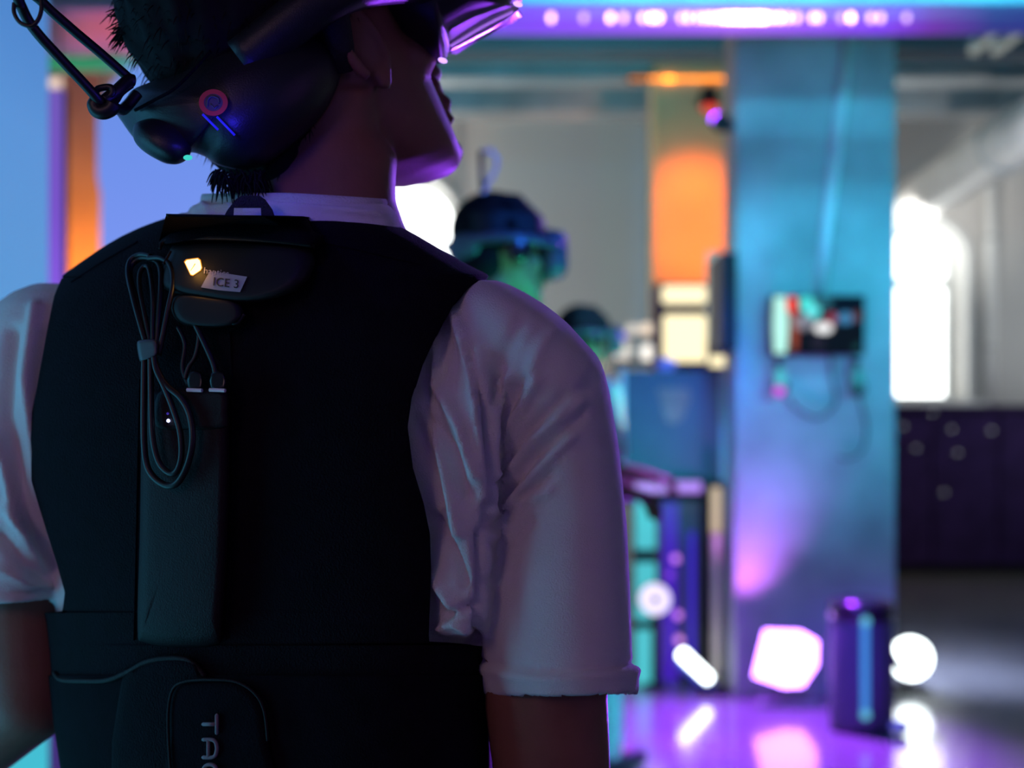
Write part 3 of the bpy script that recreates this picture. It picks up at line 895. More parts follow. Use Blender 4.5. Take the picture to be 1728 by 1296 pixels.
# ------------------------------------------------------------------ people
def head_into(bm, Mx, s=1.0, ear=True):
    """head shapes: origin at the ear canals, +X forward, +Z up"""
    def e(c, r, R=None, sub=3):
        c = Mx @ (Vector(c) * s)
        RR = Mx.to_3x3() @ (R if R is not None else Matrix.Identity(3))
        ell(bm, c, [k * s for k in r], sub, RR)
    SL_ = ((.132, -.04, .02, .030), (.122, -.062, .046, .046), (.10, -.086, .070, .062), (.065, -.104, .088, .073), (.03, -.109, .092, .077), (0, -.104, .091, .075), (-.025, -.088, .092, .071),
           (-.05, -.066, .094, .066), (-.07, -.044, .096, .060), (-.088, -.012, .098, .052), (-.102, .018, .099, .041), (-.112, .045, .097, .028), (-.117, .068, .090, .012))
    rr = []
    for z, xb, xf, wd in SL_[::-1]:
        c_, h_ = (xb + xf) / 2, (xf - xb) / 2
        rr.append([Mx @ (Vector((c_ + h_ * math.copysign(abs(math.cos(a_)) ** .9, math.cos(a_)), wd * math.copysign(abs(math.sin(a_)) ** (1.0 if math.cos(a_) < 0 or z > 0 else 1.12), math.sin(a_)), z)) * s) for a_ in (2 * PI * k / 40 for k in range(40))])
    loft(bm, rr)
    e((.090, 0, -.100), (.018, .022, .015))
    e((.100, 0, -.060), (.014, .024, .009), sub=2)
    e((.097, 0, -.074), (.014, .022, .008), sub=2)
    e((.093, 0, -.045), (.016, .026, .016), sub=2)
    e((.101, 0, -.030), (.022, .015, .013), Matrix.Rotation(.3, 3, 'Y'), 2)
    e((.094, 0, -.008), (.013, .011, .032), Matrix.Rotation(-.35, 3, 'Y'), 2)
    e((.082, 0, .030), (.020, .050, .014), sub=2)
    for s_ in (-1, 1):
        e((.056, s_ * .042, -.014), (.032, .024, .024), sub=3)
        e((.076, s_ * .030, .012), (.013, .015, .011), sub=2)
        if ear:
            ring = []
            for k in range(15):
                a = math.radians(-60 + k * 21)
                ring.append(Mx @ (Vector((-.010 + .019 * math.cos(a) - .006 * math.sin(a), s_ * (.080 + .008 * max(0, -math.cos(a))), .004 + .031 * math.sin(a))) * s))
            tube(bm, ring, .0052 * s, 8)
            e((-.003, s_ * .077, .002), (.014, .005, .026), sub=2)
            e((.000, s_ * .080, -.026), (.009, .005, .010), sub=2)
            e((.008, s_ * .079, -.002), (.005, .005, .008), sub=2)


def hand_into(bm, wrist, fwd, up, side, s=1.0, curl=.5):
    """wrist point, fwd = direction of the fingers, up = back of the hand, side = towards the thumb"""
    fwd, up, side = fwd.normalized(), up.normalized(), side.normalized()
    R = Matrix((fwd, side, up)).transposed()
    ell(bm, wrist + fwd * .045 * s, (.050 * s, .038 * s, .014 * s), 3, R)
    ell(bm, wrist + fwd * .030 * s + side * .018 * s - up * .004, (.034 * s, .018 * s, .014 * s), 2, R)
    for k, (off, L) in enumerate(((.028, .072), (.010, .080), (-.009, .075), (-.027, .060))):
        p = wrist + fwd * (.080 - .004 * abs(k - 1)) * s + side * off * s
        q = [(p - fwd * .03 * s, .0085 * s)]
        d, a = fwd, 0
        for f, rr in ((.45, .0082), (.30, .0074), (.25, .0064)):
            q.append((p, rr * s * 1.05))
            a += curl * .8
            d = fwd * math.cos(a) - up * math.sin(a)
            p = p + d * L * f * s
        q.append((p, .006 * s))
        chain(bm, q, 2, 10)
    p = wrist + fwd * .022 * s + side * .030 * s
    d1 = (fwd * .75 + side * .6 - up * .25).normalized()
    d2 = (fwd * .95 + side * .15 - up * .35).normalized()
    chain(bm, [(p - side * .014 * s, .012 * s), (p + d1 * .032 * s, .0095 * s), (p + d1 * .032 * s + d2 * .028 * s, .0085 * s), (p + d1 * .032 * s + d2 * .050 * s, .007 * s)], 2, 10)


def figure(name, label, loc, yaw, head_yaw, shirt_m, leg_m, height=1.75, head_pitch=0, group=None, arm='forward', feet=.10):
    """a standing player, local frame facing +Y; yaw turns anticlockwise; returns empty and head matrix"""
    s = height / 1.75
    Lc = Vector(loc)
    Rz = Matrix.Rotation(yaw, 4, 'Z')
    T = Matrix.Translation(Lc) @ Rz @ Matrix.Scale(s, 4)
    t = empty(name, loc, label, 'person', group)
    W = lambda x, y, z: T @ Vector((x, y, z))
    hc = W(0, .015, 1.60)
    HM = Matrix.Translation(hc) @ Matrix.Rotation(head_yaw, 4, 'Z') @ Matrix.Rotation(-head_pitch, 4, 'Y')
    b = bmesh.new()
    head_into(b, HM, s * .93)
    chain(b, [(W(0, -.035, 1.42), .062), (W(0, -.02, 1.50), .056), (W(0, -.01, 1.58), .056)])
    ell(b, W(0, -.01, 1.26), (.155 * s, .10 * s, .18 * s), 3, Rz.to_3x3())
    ell(b, W(0, 0, 1.02), (.14 * s, .095 * s, .15 * s), 3, Rz.to_3x3())
    js = {}
    for k in (-1, 1):
        sh, el = W(k * .175, -.01, 1.39), W(k * .235, -.02, 1.11)
        wr = W(k * .17, .22, 1.08) if arm == 'forward' else W(k * .25, .06, .86)
        js[k] = (sh, el, wr)
        chain(b, [(W(k * .06, -.02, 1.40), .05), (sh, .052), (sh.lerp(el, .5), .044), (el, .038), (el.lerp(wr, .4), .037), (wr, .024)])
        fw = (wr - el).normalized()
        up = (T.to_3x3() @ Vector((0, 0, 1))) if arm == 'forward' else (T.to_3x3() @ Vector((k, 0, 0)))
        sd = fw.cross(up) * (k if arm == 'forward' else k)
        sd = (T.to_3x3() @ Vector((-k, 0, 0))) if arm == 'forward' else (T.to_3x3() @ Vector((0, 1, 0)))
        hand_into(b, wr, fw, up, sd, s, .55)
        hip, kn, an = W(k * .085, 0, .95), W(k * (.09 + feet * .3), .02, .50), W(k * (.08 + feet * .5), -.02, .09)
        js[k] += (hip, kn, an)
        chain(b, [(hip, .085), (hip.lerp(kn, .5), .07), (kn, .053), (kn.lerp(an, .35), .052), (an, .036)])
        chain(b, [(an - Vector((0, 0, .03)), .036), (an + T.to_3x3() @ Vector((0, .12, -.045)), .030)])
    put('body', remesh(b, .006, 4), M['skin'], t, smooth=True)
    c = bmesh.new()
    ell(c, W(0, -.01, 1.27), (.180 * s, .118 * s, .19 * s), 3, Rz.to_3x3())
    ell(c, W(0, 0, 1.03), (.160 * s, .110 * s, .15 * s), 3, Rz.to_3x3())
    for k in (-1, 1):
        sh, el = js[k][:2]
        chain(c, [(W(k * .05, -.02, 1.405), .062), (sh, .070), (sh.lerp(el, .75), .066)])
    put('t_shirt', remesh(c, .008, 5), shirt_m, t, smooth=True)
    c = bmesh.new()
    ell(c, W(0, 0, .96), (.155 * s, .110 * s, .11 * s), 3, Rz.to_3x3())
    for k in (-1, 1):
        hip, kn, an = js[k][3:]
        chain(c, [(hip, .098), (hip.lerp(kn, .5), .083), (kn, .070), (kn.lerp(an, .4), .066), (an - Vector((0, 0, .0)), .060)])
    put('trousers', remesh(c, .009, 4), leg_m, t, smooth=True)
    for k in (-1, 1):
        an = js[k][5]
        c = bmesh.new()
        fwv = T.to_3x3() @ Vector((0, 1, 0))
        p0 = Vector((an.x, an.y, .045)) - fwv * .03
        chain(c, [(p0, .044), (p0 + fwv * .09, .044), (p0 + fwv * .17, .036)])
        me = remesh(c, .006, 3)
        for v in me.vertices: v.co.z = max(v.co.z, .002)
        put('shoe', me, M['shoe'], t, smooth=True)
    h = bmesh.new()
    He = lambda c_, r_: ell(h, HM @ (Vector(c_) * s), [k * s for k in r_], 3, HM.to_3x3())
    He((-.022, 0, .058), (.100, .084, .090))
    He((-.06, 0, -.01), (.055, .066, .06))
    put('hair', remesh(h, .006, 3), M['hair'], t, smooth=True)
    return t, HM, s


def side_headset(name, label, HM, s, visor_m, group=None):
    t = empty(name, HM.translation, label, 'vr headset', group)
    q = lambda x, y, z: HM @ (Vector((x, y, z)) * s)
    R = HM.to_3x3()
    # visor box
    bm = bmesh.new()
    r = [(.082, .072, .052), (.095, .084, .066), (.138, .084, .062), (.152, .066, .048)]
    loft(bm, [[q(x, wy * math.copysign(abs(math.cos(a)) ** .5, math.cos(a)), .008 + hz * math.copysign(abs(math.sin(a)) ** .5, math.sin(a))) for a in (2 * PI * k / 32 for k in range(32))] for x, wy, hz in r])
    put('visor', bm, visor_m, t, smooth=True)
    bm = bmesh.new()
    loft(bm, [[q(x, wy * math.cos(a), .008 + hz * math.sin(a)) for a in (2 * PI * k / 24 for k in range(24))] for x, wy, hz in ((.070, .072, .050), (.084, .078, .056))])
    put('face_cushion', bm, M['black'], t, smooth=True)
    for sd in (-1, 1):
        bm = bmesh.new()
        tube(bm, smoothline([q(.11, sd * .086, .02), q(.03, sd * .098, .03), (q(-.06, sd * .092, .035)), q(-.125, sd * .045, .03)], 6), .013 * s, 10)
        put('strap_arm', bm, M['player_headset'], t, smooth=True)
        bm = bmesh.new(); ell(bm, q(-.01, sd * .100, .012), (.034 * s, .012 * s, .036 * s), 3, R)
        put('earpiece', bm, M['black_gloss'], t, smooth=True)
    bm = bmesh.new(); ell(bm, q(-.108, 0, .022), (.034 * s, .062 * s, .042 * s), 3, R)
    put('rear_pack', bm, M['player_headset'], t, smooth=True)
    # angular top cap over the crown
    bm = bmesh.new()
    loft(bm, [[q(x0 + hx * math.copysign(abs(math.cos(a)) ** .6, math.cos(a)), hy * math.copysign(abs(math.sin(a)) ** .6, math.sin(a)), z) for a in (2 * PI * k / 28 for k in range(28))] for x0, hx, hy, z in ((-.01, .112, .092, .035), (-.012, .106, .090, .095), (-.012, .055, .055, .150))])
    put('crown_shell', bm, M['black'], t, smooth=False)
    return t, q


# --- player with cap-like headset
H2 = V(838, 425, 2.8)
p2, HM2, s2 = figure('person', "person in a dark headset facing right just beyond the man's shoulder", (H2.x - .0, 2.8, 0), math.radians(-60), math.radians(32), M['trousers'], M['trousers'], height=1.94, head_pitch=.05)
dz = H2.z - HM2.translation.z
t, q = side_headset('vr_headset', 'black and blue headset on the nearer player behind the white sleeve', HM2, 1.0, M['player_headset'])
bm = bmesh.new()
tube(bm, [q(-.045, .0, .14), q(-.05, 0, .20), q(-.048, 0, .26)], [.008, .006, .007], 8)
put('cable_stub', bm, M['headset'], t, smooth=True)
bm = bmesh.new()
tube(bm, smoothline([q(-.048, 0, .255), q(-.02, 0, .262), q(-.005, 0, .235), q(-.02, 0, .20), q(-.045, 0, .175)], 6), .005, 8)
put('clear_loop', bm, M['clear'], t, smooth=True)
bm = bmesh.new()
tube(bm, smoothline([q(-.05, -.02, .165), q(-.08, -.03, .13), q(-.115, -.03, .09)], 6), .006, 8)
put('pale_strap', bm, M['white_plastic'], t, smooth=True)
# --- further player
H3 = V(982, 560, 4.8)
p3, HM3, s3 = figure('person', 'person in white shirt and pale trousers wearing a headset, furthest player', (H3.x, 4.8, 0), math.radians(-60), math.radians(32), M['cloth'], M['jeans'], height=1.92, head_pitch=.05, feet=.25)
t, q = side_headset('vr_headset', 'small dark headset with violet shine on the furthest player', HM3, 1.0, M['player_headset'])
bm = bmesh.new(); ell(bm, q(.12, -.088, .02), (.03, .008, .02), 2, HM3.to_3x3())
put('violet_shine', bm, emit('headset_violet', (.22, .12, 1), .8), t, smooth=True)  # emissive patch stands for violet light catching the visor

# ------------------------------------------------------------------ the man in front
SL = -.00016
def Dax(px): return .92 + SL * (px - 467)


ROWS = [  # py, left, right, half depth
    (352, 330, 650, .066), (362, 300, 655, .072), (375, 262, 668, .080), (385, 236, 682, .086), (398, 208, 706, .090), (412, 183, 730, .093), (425, 163, 752, .096),
    (445, 134, 788, .101), (463, 110, 824, .106), (480, 92, 838, .110), (500, 74, 846, .114), (530, 58, 852, .119), (560, 46, 856, .123), (650, 30, 856, .130),
    (740, 26, 850, .132), (850, 40, 842, .130), (950, 62, 834, .126), (1050, 82, 826, .121), (1100, 88, 822, .119), (1150, 92, 820, .118), (1220, 100, 821, .117),
    (1300, 112, 826, .117), (1420, 112, 838, .119), (1600, 95, 855, .122)]
RA = np.array(ROWS, float)


def row(py, inset=0, dd=0):
    xl, xr, hd = (np.interp(py, RA[:, 0], RA[:, k]) for k in (1, 2, 3))
    return xl + inset, xr - inset, hd - dd


def ringpt(xl, xr, hd, py, th, D0=None, slope=SL, e=.8, bump=0):
    c, wd = (xl + xr) / 2, (xr - xl) / 2
    ct, st = math.cos(th), math.sin(th)
    spx = c + wd * math.copysign(abs(ct) ** e, ct)
    Da = Dax(spx) if D0 is None else D0 + slope * (spx - c)
    D = Da - hd * math.copysign(abs(st) ** e, st)
    return Vector(((spx - 864) / F * (.4 * Da + .6 * D), D, CAMZ - (py - HOR) / F * D))


def pyseq(a, b, step): return list(np.arange(a, b, step)) + [b]


# body core (skin) ------------------------------------------------
man = empty('person', (-.19, .93, 0), 'person in front seen from behind, white t-shirt, face turned up to the right', 'person')
HYAW = math.radians(40)
PITCH = math.radians(28)
hc = Vector((-.163, .945, 1.614))
HM = Matrix.Translation(hc) @ Matrix.Rotation(HYAW, 4, 'Z') @ Matrix.Rotation(-PITCH, 4, 'Y')
HS = 1.03
b = bmesh.new()
head_into(b, HM, HS)
# neck
nr = []
for py, xl, xr, hd, D0 in ((150, 440, 640, .055, .93), (220, 418, 640, .058, .93), (265, 405, 672, .060, .925), (300, 396, 668, .061, .92), (340, 380, 668, .063, .915), (380, 355, 682, .068, .91), (440, 300, 720, .075, .92)):
    nr.append([ringpt(xl, xr, hd, py, th, D0, SL, 1.0) for th in (2 * PI * k / 48 for k in range(48))])
loft(b, nr)
# torso inside the clothes
loft(b, [[ringpt(*row(py, 40, .03), py, th, None, SL, .9) for th in (2 * PI * k / 64 for k in range(64))] for py in (400, 440, 480, 560, 700, 850, 1000, 1150, 1300, 1500)])
# arms
Rs, Re = V(905, 640, .835), Vector(((936 - 864) / F * .83, .835, CAMZ - (1345 - HOR) / F * .83))
Rw = Re + Vector((-.03, .20, -.15))
chain(b, [(V(800, 610, .86), .042), (V(900, 670, .84), .045), (V(925, 1000, .84), .046), (V(921, 1180, .835), .0455), (V(928, 1260, .835), .0440), (Re, .042), (Re.lerp(Rw, .4), .040), (Rw, .026)], 3, 24)
Ls = V(55, 640, 1.0)
Le = V(58, 1160, .98)
Lw = V(-150, 1345, 1.12)
chain(b, [(V(150, 620, .98), .042), (V(55, 670, 1.0), .048), (V(52, 1000, .985), .050), (Le, .043), (Le.lerp(Lw, .4), .040), (Lw, .026)], 3, 24)
for el, wr, k in ((Re, Rw, 1), (Le, Lw, -1)):
    fw = (wr - el).normalized()
    sd = Vector((-k, .15, .1)); sd = (sd - fw * sd.dot(fw)).normalized()
    up = sd.cross(fw) if k > 0 else fw.cross(sd)
    hand_into(b, wr, fw, up, sd, 1.0, .55)
# legs
hipz = .93
jl = {}
for k, xf in ((-1, -.30), (1, -.09)):
    hp, kn, an = Vector((-.19 + k * .09, .93 - k * .02, hipz)), Vector((xf + k * .0, .95, .50)), Vector((xf, .93, .09))
    jl[k] = (hp, kn, an)
    chain(b, [(hp, .09), (hp.lerp(kn, .5), .073), (kn, .055), (kn.lerp(an, .35), .053), (an, .037)])
    chain(b, [(an - Vector((0, 0, .03)), .036), (an + Vector((0, .12, -.045)), .03)])
put('body', remesh(b, .0032, 7), M['skin'], man, smooth=True)

# trousers, shoes
c = bmesh.new()
ell(c, (-.19, .93, .93), (.165, .125, .14), 4)
for k in (-1, 1):
    hp, kn, an = jl[k]
    chain(c, [(hp, .102), (hp.lerp(kn, .5), .086), (kn, .072), (kn.lerp(an, .4), .068), (an, .062)])
put('trousers', remesh(c, .007, 4), M['trousers'], man, smooth=True)
for k in (-1, 1):
    an = jl[k][2]
    c = bmesh.new()
    p0 = Vector((an.x, an.y - .03, .045))
    chain(c, [(p0, .044), (p0 + Vector((0, .09, 0)), .044), (p0 + Vector((0, .17, 0)), .036)])
    me = remesh(c, .005, 3)
    for v in me.vertices: v.co.z = max(v.co.z, .002)
    put('shoe', me, M['shoe'], man, smooth=True)

# t-shirt ---------------------------------------------------------
c = bmesh.new()
loft(c, [[ringpt(*row(py, 18, .020), py, th) for th in (2 * PI * k / 96 for k in range(96))] for py in pyseq(372, 1540, 22)])
# collar mound
loft(c, [[ringpt(xl, xr, hd, py, th, .905, SL, .95) for th in (2 * PI * k / 72 for k in range(72))] for py, xl, xr, hd in ((340, 345, 652, .060), (347, 325, 660, .063), (356, 308, 668, .066), (372, 290, 676, .067), (395, 270, 680, .064), (430, 240, 700, .060))])
RS = [(474, 765, 840, .030), (485, 755, 868, .045), (500, 745, 896, .058), (520, 742, 925, .066), (545, 745, 957, .072), (575, 752, 985, .076), (600, 765, 1007, .077), (622, 778, 1018, .078), (660, 800, 1028, .078), (740, 812, 1043, .077),
      (850, 819, 1055, .075), (880, 821, 1058, .074), (950, 812, 1061, .074), (1050, 806, 1064, .074), (1110, 803, 1066, .074), (1122, 802, 1070, .075), (1140, 802, 1076, .077), (1172, 808, 1078, .077)]
loft(c, [[ringpt(xl, xr, hd, py + 5 * (1 - ((math.cos(th)) ** 2)) * (py > 1100), th, .845, -.00012, .92) for th in (2 * PI * k / 72 for k in range(72))] for py, xl, xr, hd in RS])
# loose cloth by the right armpit
PS = [(520, 745, 800, .030), (560, 715, 850, .045), (620, 700, 850, .05), (700, 680, 850, .055), (800, 682, 840, .056), (900, 705, 835, .055), (980, 712, 830, .052), (1040, 714, 825, .050), (1074, 716, 815, .046)]
loft(c, [[ringpt(xl, xr, hd, py, th, .83, -.0003, .9) for th in (2 * PI * k / 48 for k in range(48))] for py, xl, xr, hd in PS])
LS = [(478, 60, 122, .03), (492, 25, 150, .05), (510, -2, 170, .064), (540, -32, 180, .072), (600, -56, 180, .078), (700, -72, 165, .08), (800, -80, 145, .08), (900, -84, 126, .08), (980, -86, 112, .08), (1012, -86, 106, .079)]
loft(c, [[ringpt(xl, xr, hd, py + 10 * (1 - math.cos(th) ** 2) * (py > 950), th, .985, -.00015, .92) for th in (2 * PI * k / 72 for k in range(72))] for py, xl, xr, hd in LS])
me = remesh(c, .0032, 7)
n = len(me.vertices)
co = np.empty(n * 3); me.vertices.foreach_get('co', co); co = co.reshape(-1, 3)
no = np.empty(n * 3); me.vertices.foreach_get('normal', no); no = no.reshape(-1, 3)
spx = 864 + co[:, 0] / co[:, 1] * F
spy = HOR - (co[:, 2] - CAMZ) / co[:, 1] * F
FOLDS = [  # polyline, width px, height m (+ ridge, - valley)
    ([(766, 529), (798, 628), (809, 735), (816, 838)], 9, .0050), ([(790, 590), (816, 690), (821, 800), (821, 885)], 6, -.0070),
    ([(859, 636), (834, 700), (827, 799), (826, 860)], 8, .0042), ([(846, 640), (826, 720)], 7, -.0030),
    ([(908, 643), (859, 721), (827, 800)], 8, .0036), ([(885, 640), (850, 705), (832, 790)], 7, -.0030),
    ([(979, 675), (901, 739), (845, 813)], 9, .0038), ([(950, 670), (880, 742), (836, 812)], 8, -.0036),
    ([(965, 735), (905, 795), (850, 860), (832, 905)], 8, .0034), ([(985, 700), (900, 775), (842, 850)], 7, -.0034), ([(930, 800), (870, 850), (830, 890)], 6, -.0030),
    ([(928, 831), (870, 850), (825, 870)], 6, .0022), ([(900, 880), (850, 930), (822, 985)], 8, -.0018),
    ([(731, 579), (738, 650), (777, 721), (798, 806)], 9, .0050), ([(718, 640), (728, 700), (765, 760), (792, 840)], 8, -.0050),
    ([(724, 671), (742, 735), (763, 834), (775, 900)], 9, .0050), ([(700, 700), (722, 770), (742, 850)], 8, -.0045),
    ([(733, 877), (760, 930), (786, 984)], 10, -.0065), ([(722, 930), (745, 985), (770, 1030)], 9, .0055), ([(756, 1037), (780, 1028), (800, 1020)], 6, -.006), ([(745, 1060), (765, 1052), (785, 1065)], 6, .004),
    ([(808, 900), (812, 980), (806, 1080)], 7, -.0060), ([(820, 930), (824, 1000), (815, 1080)], 8, .0022),
    ([(930, 560), (905, 600), (890, 650)], 12, .0024), ([(880, 540), (850, 600), (842, 640)], 12, -.0020), ([(1000, 640), (960, 690)], 12, -.0020),
    ([(803, 1112), (860, 1128), (930, 1134), (1010, 1128), (1070, 1118)], 4, -.0028), ([(803, 1124), (860, 1140), (930, 1146), (1010, 1140), (1076, 1132)], 9, .0020),
    ([(60, 520), (45, 640), (60, 760), (90, 900)], 12, .0045), ([(80, 560), (62, 680), (72, 780)], 10, -.0040), ([(20, 560), (10, 700), (35, 840), (85, 960)], 12, -.0045), ([(0, 740), (30, 880), (90, 985)], 11, .0045),
    ([(0, 905), (40, 950), (95, 985)], 9, -.0040), ([(0, 960), (50, 985), (100, 992)], 8, .0030), ([(10, 860), (50, 900)], 10, .003), ([(0, 1000), (50, 1003), (100, 990)], 4, -.002),
    ([(330, 352), (420, 344), (520, 348), (640, 362)], 4, .0018), ([(330, 362), (420, 354), (520, 358), (640, 372)], 3, -.0018), ([(345, 345), (352, 362)], 6, .002), ([(310, 352), (330, 368)], 6, -.002)]
disp = np.zeros(n)
front = (no[:, 1] < .35)
for pl, wd, h in FOLDS:
    best = np.full(n, 1e9)
    for (ax, ay), (bx_, by_) in zip(pl[:-1], pl[1:]):
        dx, dy = bx_ - ax, by_ - ay
        tt = np.clip(((spx - ax) * dx + (spy - ay) * dy) / (dx * dx + dy * dy), 0, 1)
        best = np.minimum(best, np.hypot(spx - ax - tt * dx, spy - ay - tt * dy))
    tot0 = np.hypot(spx - pl[0][0], spy - pl[0][1]); tot1 = np.hypot(spx - pl[-1][0], spy - pl[-1][1])
    disp += 1.5 * h * np.exp(-(best / wd) ** 2) * front
nz = np.array([noise.noise(Vector(p) * 14) * .0018 + noise.noise(Vector(p) * 38) * .0005 for p in co])
co += no * (disp + nz)[:, None]
me.vertices.foreach_set('co', co.ravel().astype(np.float32))
shirt_bvh_src = me
# open the hems and the neck
bm = bmesh.new(); bm.from_mesh(me)
kill = []
for f in bm.faces:
    cc = f.calc_center_median()
    sy = HOR - (cc.z - CAMZ) / cc.y * F
    if f.normal.z < -.75 and (cc.x > .0 and sy > 1150 or cc.x < -.33 and sy > 1004 and f.normal.z < -.85):
        kill.append(f)
bmesh.ops.delete(bm, geom=kill, context='FACES')
bm.to_mesh(me); bm.free()
put('t_shirt', solid(me, .0022), M['cloth'], man, smooth=True)
# ribbed collar
bm = bmesh.new()
cp = [ringpt(343, 654, .061, 343 + 10 * max(0, math.cos(th)), th, .905, SL, .95) for th in (2 * PI * k / 72 for k in range(72))]
rings = []
for k in range(72):
    p = cp[k]; o_ = (p - Vector((-.17, .905, p.z))).normalized()
    rings.append([p + o_ * .0025 * math.cos(a) + Vector((0, 0, 1)) * .008 * math.sin(a) for a in (2 * PI * j / 10 for j in range(10))])
loft(bm, rings + [rings[0]], cap=False)
put('collar', bm, M['rib'], man, smooth=True)

# hair ------------------------------------------------------------
h = bmesh.new()
def He(c_, r_, sub=3): ell(h, HM @ (Vector(c_) * HS), [k * HS for k in r_], sub, HM.to_3x3())
He((-.025, 0, .062), (.108, .088, .096), 4)
He((-.075, .0, .075), (.056, .068, .070))
He((-.066, -.004, -.012), (.050, .064, .060))
He((-.078, -.012, -.062), (.026, .046, .040))
me = remesh(h, .0032, 3)
n = len(me.vertices)
for v, nv in zip(me.vertices, [v.normal.copy() for v in me.vertices]):
    p = v.co.copy()
    v.co = p + nv * (noise.noise(Vector((p.x * 70, p.y * 70, p.z * 25))) * .004)
hb = bmesh.new(); hb.from_mesh(me)
vv = [v.co.copy() for v in me.vertices]; vn = [v.normal.copy() for v in me.vertices]
HMi = HM.inverted()
rnd = random.Random(5)
cnt = 0
while cnt < 2600:
    i = rnd.randrange(len(vv))
    l = HMi @ vv[i]
    if l.x > .02 and l.z < .05: continue
    cnt += 1
    L = rnd.uniform(.007, .016)
    d = (vn[i] * .45 + Vector((rnd.uniform(-.5, .5), rnd.uniform(-.5, .5), -.75)) * .8).normalized()
    p0 = vv[i] - vn[i] * .002
    p1 = p0 + d * L * .6
    p2_ = p1 + (d + Vector((0, 0, -.5))).normalized() * L * .5
    sd = d.cross(vn[i]).normalized() * .0007
    a_, b_, c_, d_, e_ = hb.verts.new(p0 + sd), hb.verts.new(p0 - sd), hb.verts.new(p1 - sd * .7), hb.verts.new(p1 + sd * .7), hb.verts.new(p2_)
    hb.faces.new((a_, b_, c_, d_)); hb.faces.new((d_, c_, e_))
# longer lock at the back of the crown and fringe at the nape
def lock(px, py, D, dx, dy, L):
    p = V(px, py, D)
    pts = [p, p + Vector((dx * .5, 0, -dy * .3)) * L, p + Vector((dx, 0, -dy)) * L]
    tube(hb, smoothline(pts, 4), [.0009, .0009, .0008, .0008, .0007, .0006, .0005, .0004, .0002][:9], 4)
for k in range(110):
    lock(rnd.uniform(212, 245), rnd.uniform(5, 60), rnd.uniform(.86, .90), rnd.uniform(-1.2, -.3), rnd.uniform(-.1, 1.0), rnd.uniform(.010, .022))
for k in range(200):
    lock(rnd.uniform(360, 450), rnd.uniform(285, 308), rnd.uniform(.845, .87), rnd.uniform(-.4, .5), rnd.uniform(.5, 1.1), rnd.uniform(.010, .020))
put('hair', hb, M['hair'], man, smooth=True)

# ------------------------------------------------------------------ haptic vest
vest = empty('haptic_vest', (-.19, .80, 1.2), 'black haptic vest with cables and control box worn over the white t-shirt', 'vest')
RE = [(340, 900), (463, 900), (466, 824), (480, 796), (510, 768), (560, 740), (610, 715), (670, 695), (720, 688), (790, 697), (850, 715), (900, 725), (960, 727), (1070, 723), (1084, 724), (1094, 900), (1700, 900)]
LE = [(340, -100), (456, -100), (462, 106), (500, 92), (580, 77), (660, 62), (740, 46), (800, 52), (880, 76), (950, 96), (1000, 108), (1030, 104), (1060, -100), (1700, -100)]
REa, LEa = np.array(RE, float), np.array(LE, float)
TH = np.linspace(.0, PI, 241)


def vest_ring(py, grow=0):
    xl, xr, hd = row(py, -grow, -grow * .0005)
    pts = [ringpt(xl, xr, hd, py, th) for th in TH]
    sx = np.array([864 + p.x / p.y * F for p in pts])
    re, le = np.interp(py, REa[:, 0], REa[:, 1]), np.interp(py, LEa[:, 0], LEa[:, 1])
    i0 = 0
    while sx[i0] > re and i0 < 110: i0 += 1
    t0 = TH[i0]
    if i0: t0 = TH[i0 - 1] + (TH[i0] - TH[i0 - 1]) * (sx[i0 - 1] - re) / max(1e-6, sx[i0 - 1] - sx[i0])
    i1 = 240
    while sx[i1] < le and i1 > 130: i1 -= 1
    t1 = TH[i1]
    if i1 < 240: t1 = TH[i1 + 1] - (TH[i1 + 1] - TH[i1]) * (le - sx[i1 + 1]) / max(1e-6, sx[i1] - sx[i1 + 1])
    back = [ringpt(xl, xr, hd, py, t0 + (t1 - t0) * k / 110) for k in range(111)]
    frnt = [ringpt(xl, xr, hd, py, -(t0 + (t1 - t0) * k / 110)) for k in range(111)]
    return back, frnt


def vest_part(ys, grow):
    bm = bmesh.new()
    B, Fr = zip(*[vest_ring(y, grow) for y in ys])
    loft(bm, B, cap=False, closed=False)
    loft(bm, Fr, cap=False, closed=False)
    bmesh.ops.remove_doubles(bm, verts=bm.verts, dist=.0004)
    return bm


bmv = vest_part(pyseq(366, 1410, 4), 0)
# broad soft folds of the padded fabric
me = bm2me(bmv)
for v, nv in zip(me.vertices, [v.normal.copy() for v in me.vertices]):
    p = v.co.copy()
    v.co = p + nv * (noise.noise(p * 9) * .0022 * min(1, max(0, (HOR + (CAMZ - p.z) / p.y * F - 380) / 60)))
bmv = bmesh.new(); bmv.from_mesh(me)
VB = BVHTree.FromBMesh(bmv)
bmv.free()
put('vest_shell', solid(me, .010), M['vest'], vest, smooth=True)
O = Vector((0, 0, CAMZ))


def bD(px, py, off=0):
    d = V(px, py, 1) - O
    hit = VB.ray_cast(O, d.normalized())
    D = hit[0].y if hit[0] is not None else .80
    return D - off


def on(px, py, off=0): return V(px, py, bD(px, py, off))


def patch(poly, base, thick, n=4, rings=6, power=.35, edge=.0):
    """raised soft-edged panel lying on the vest"""
    P = smoothline([(a, b_, 0) for a, b_ in poly], n, True)
    cx_ = sum(p.x for p in P) / len(P); cy_ = sum(p.y for p in P) / len(P)
    bm = bmesh.new()
    R = [[on(p.x, p.y, base - .003) for p in P], [on(p.x, p.y, base + edge) for p in P]]
    for k in range(1, rings + 1):
        s_ = 1 - (k / rings) ** 2 * .97
        hh = base + edge + (thick - edge) * min(1, (1 - s_) / .12) ** power
        R.append([on(cx_ + (p.x - cx_) * s_, cy_ + (p.y - cy_) * s_, hh) for p in P])
    loft(bm, R, cap=True)
    return bm


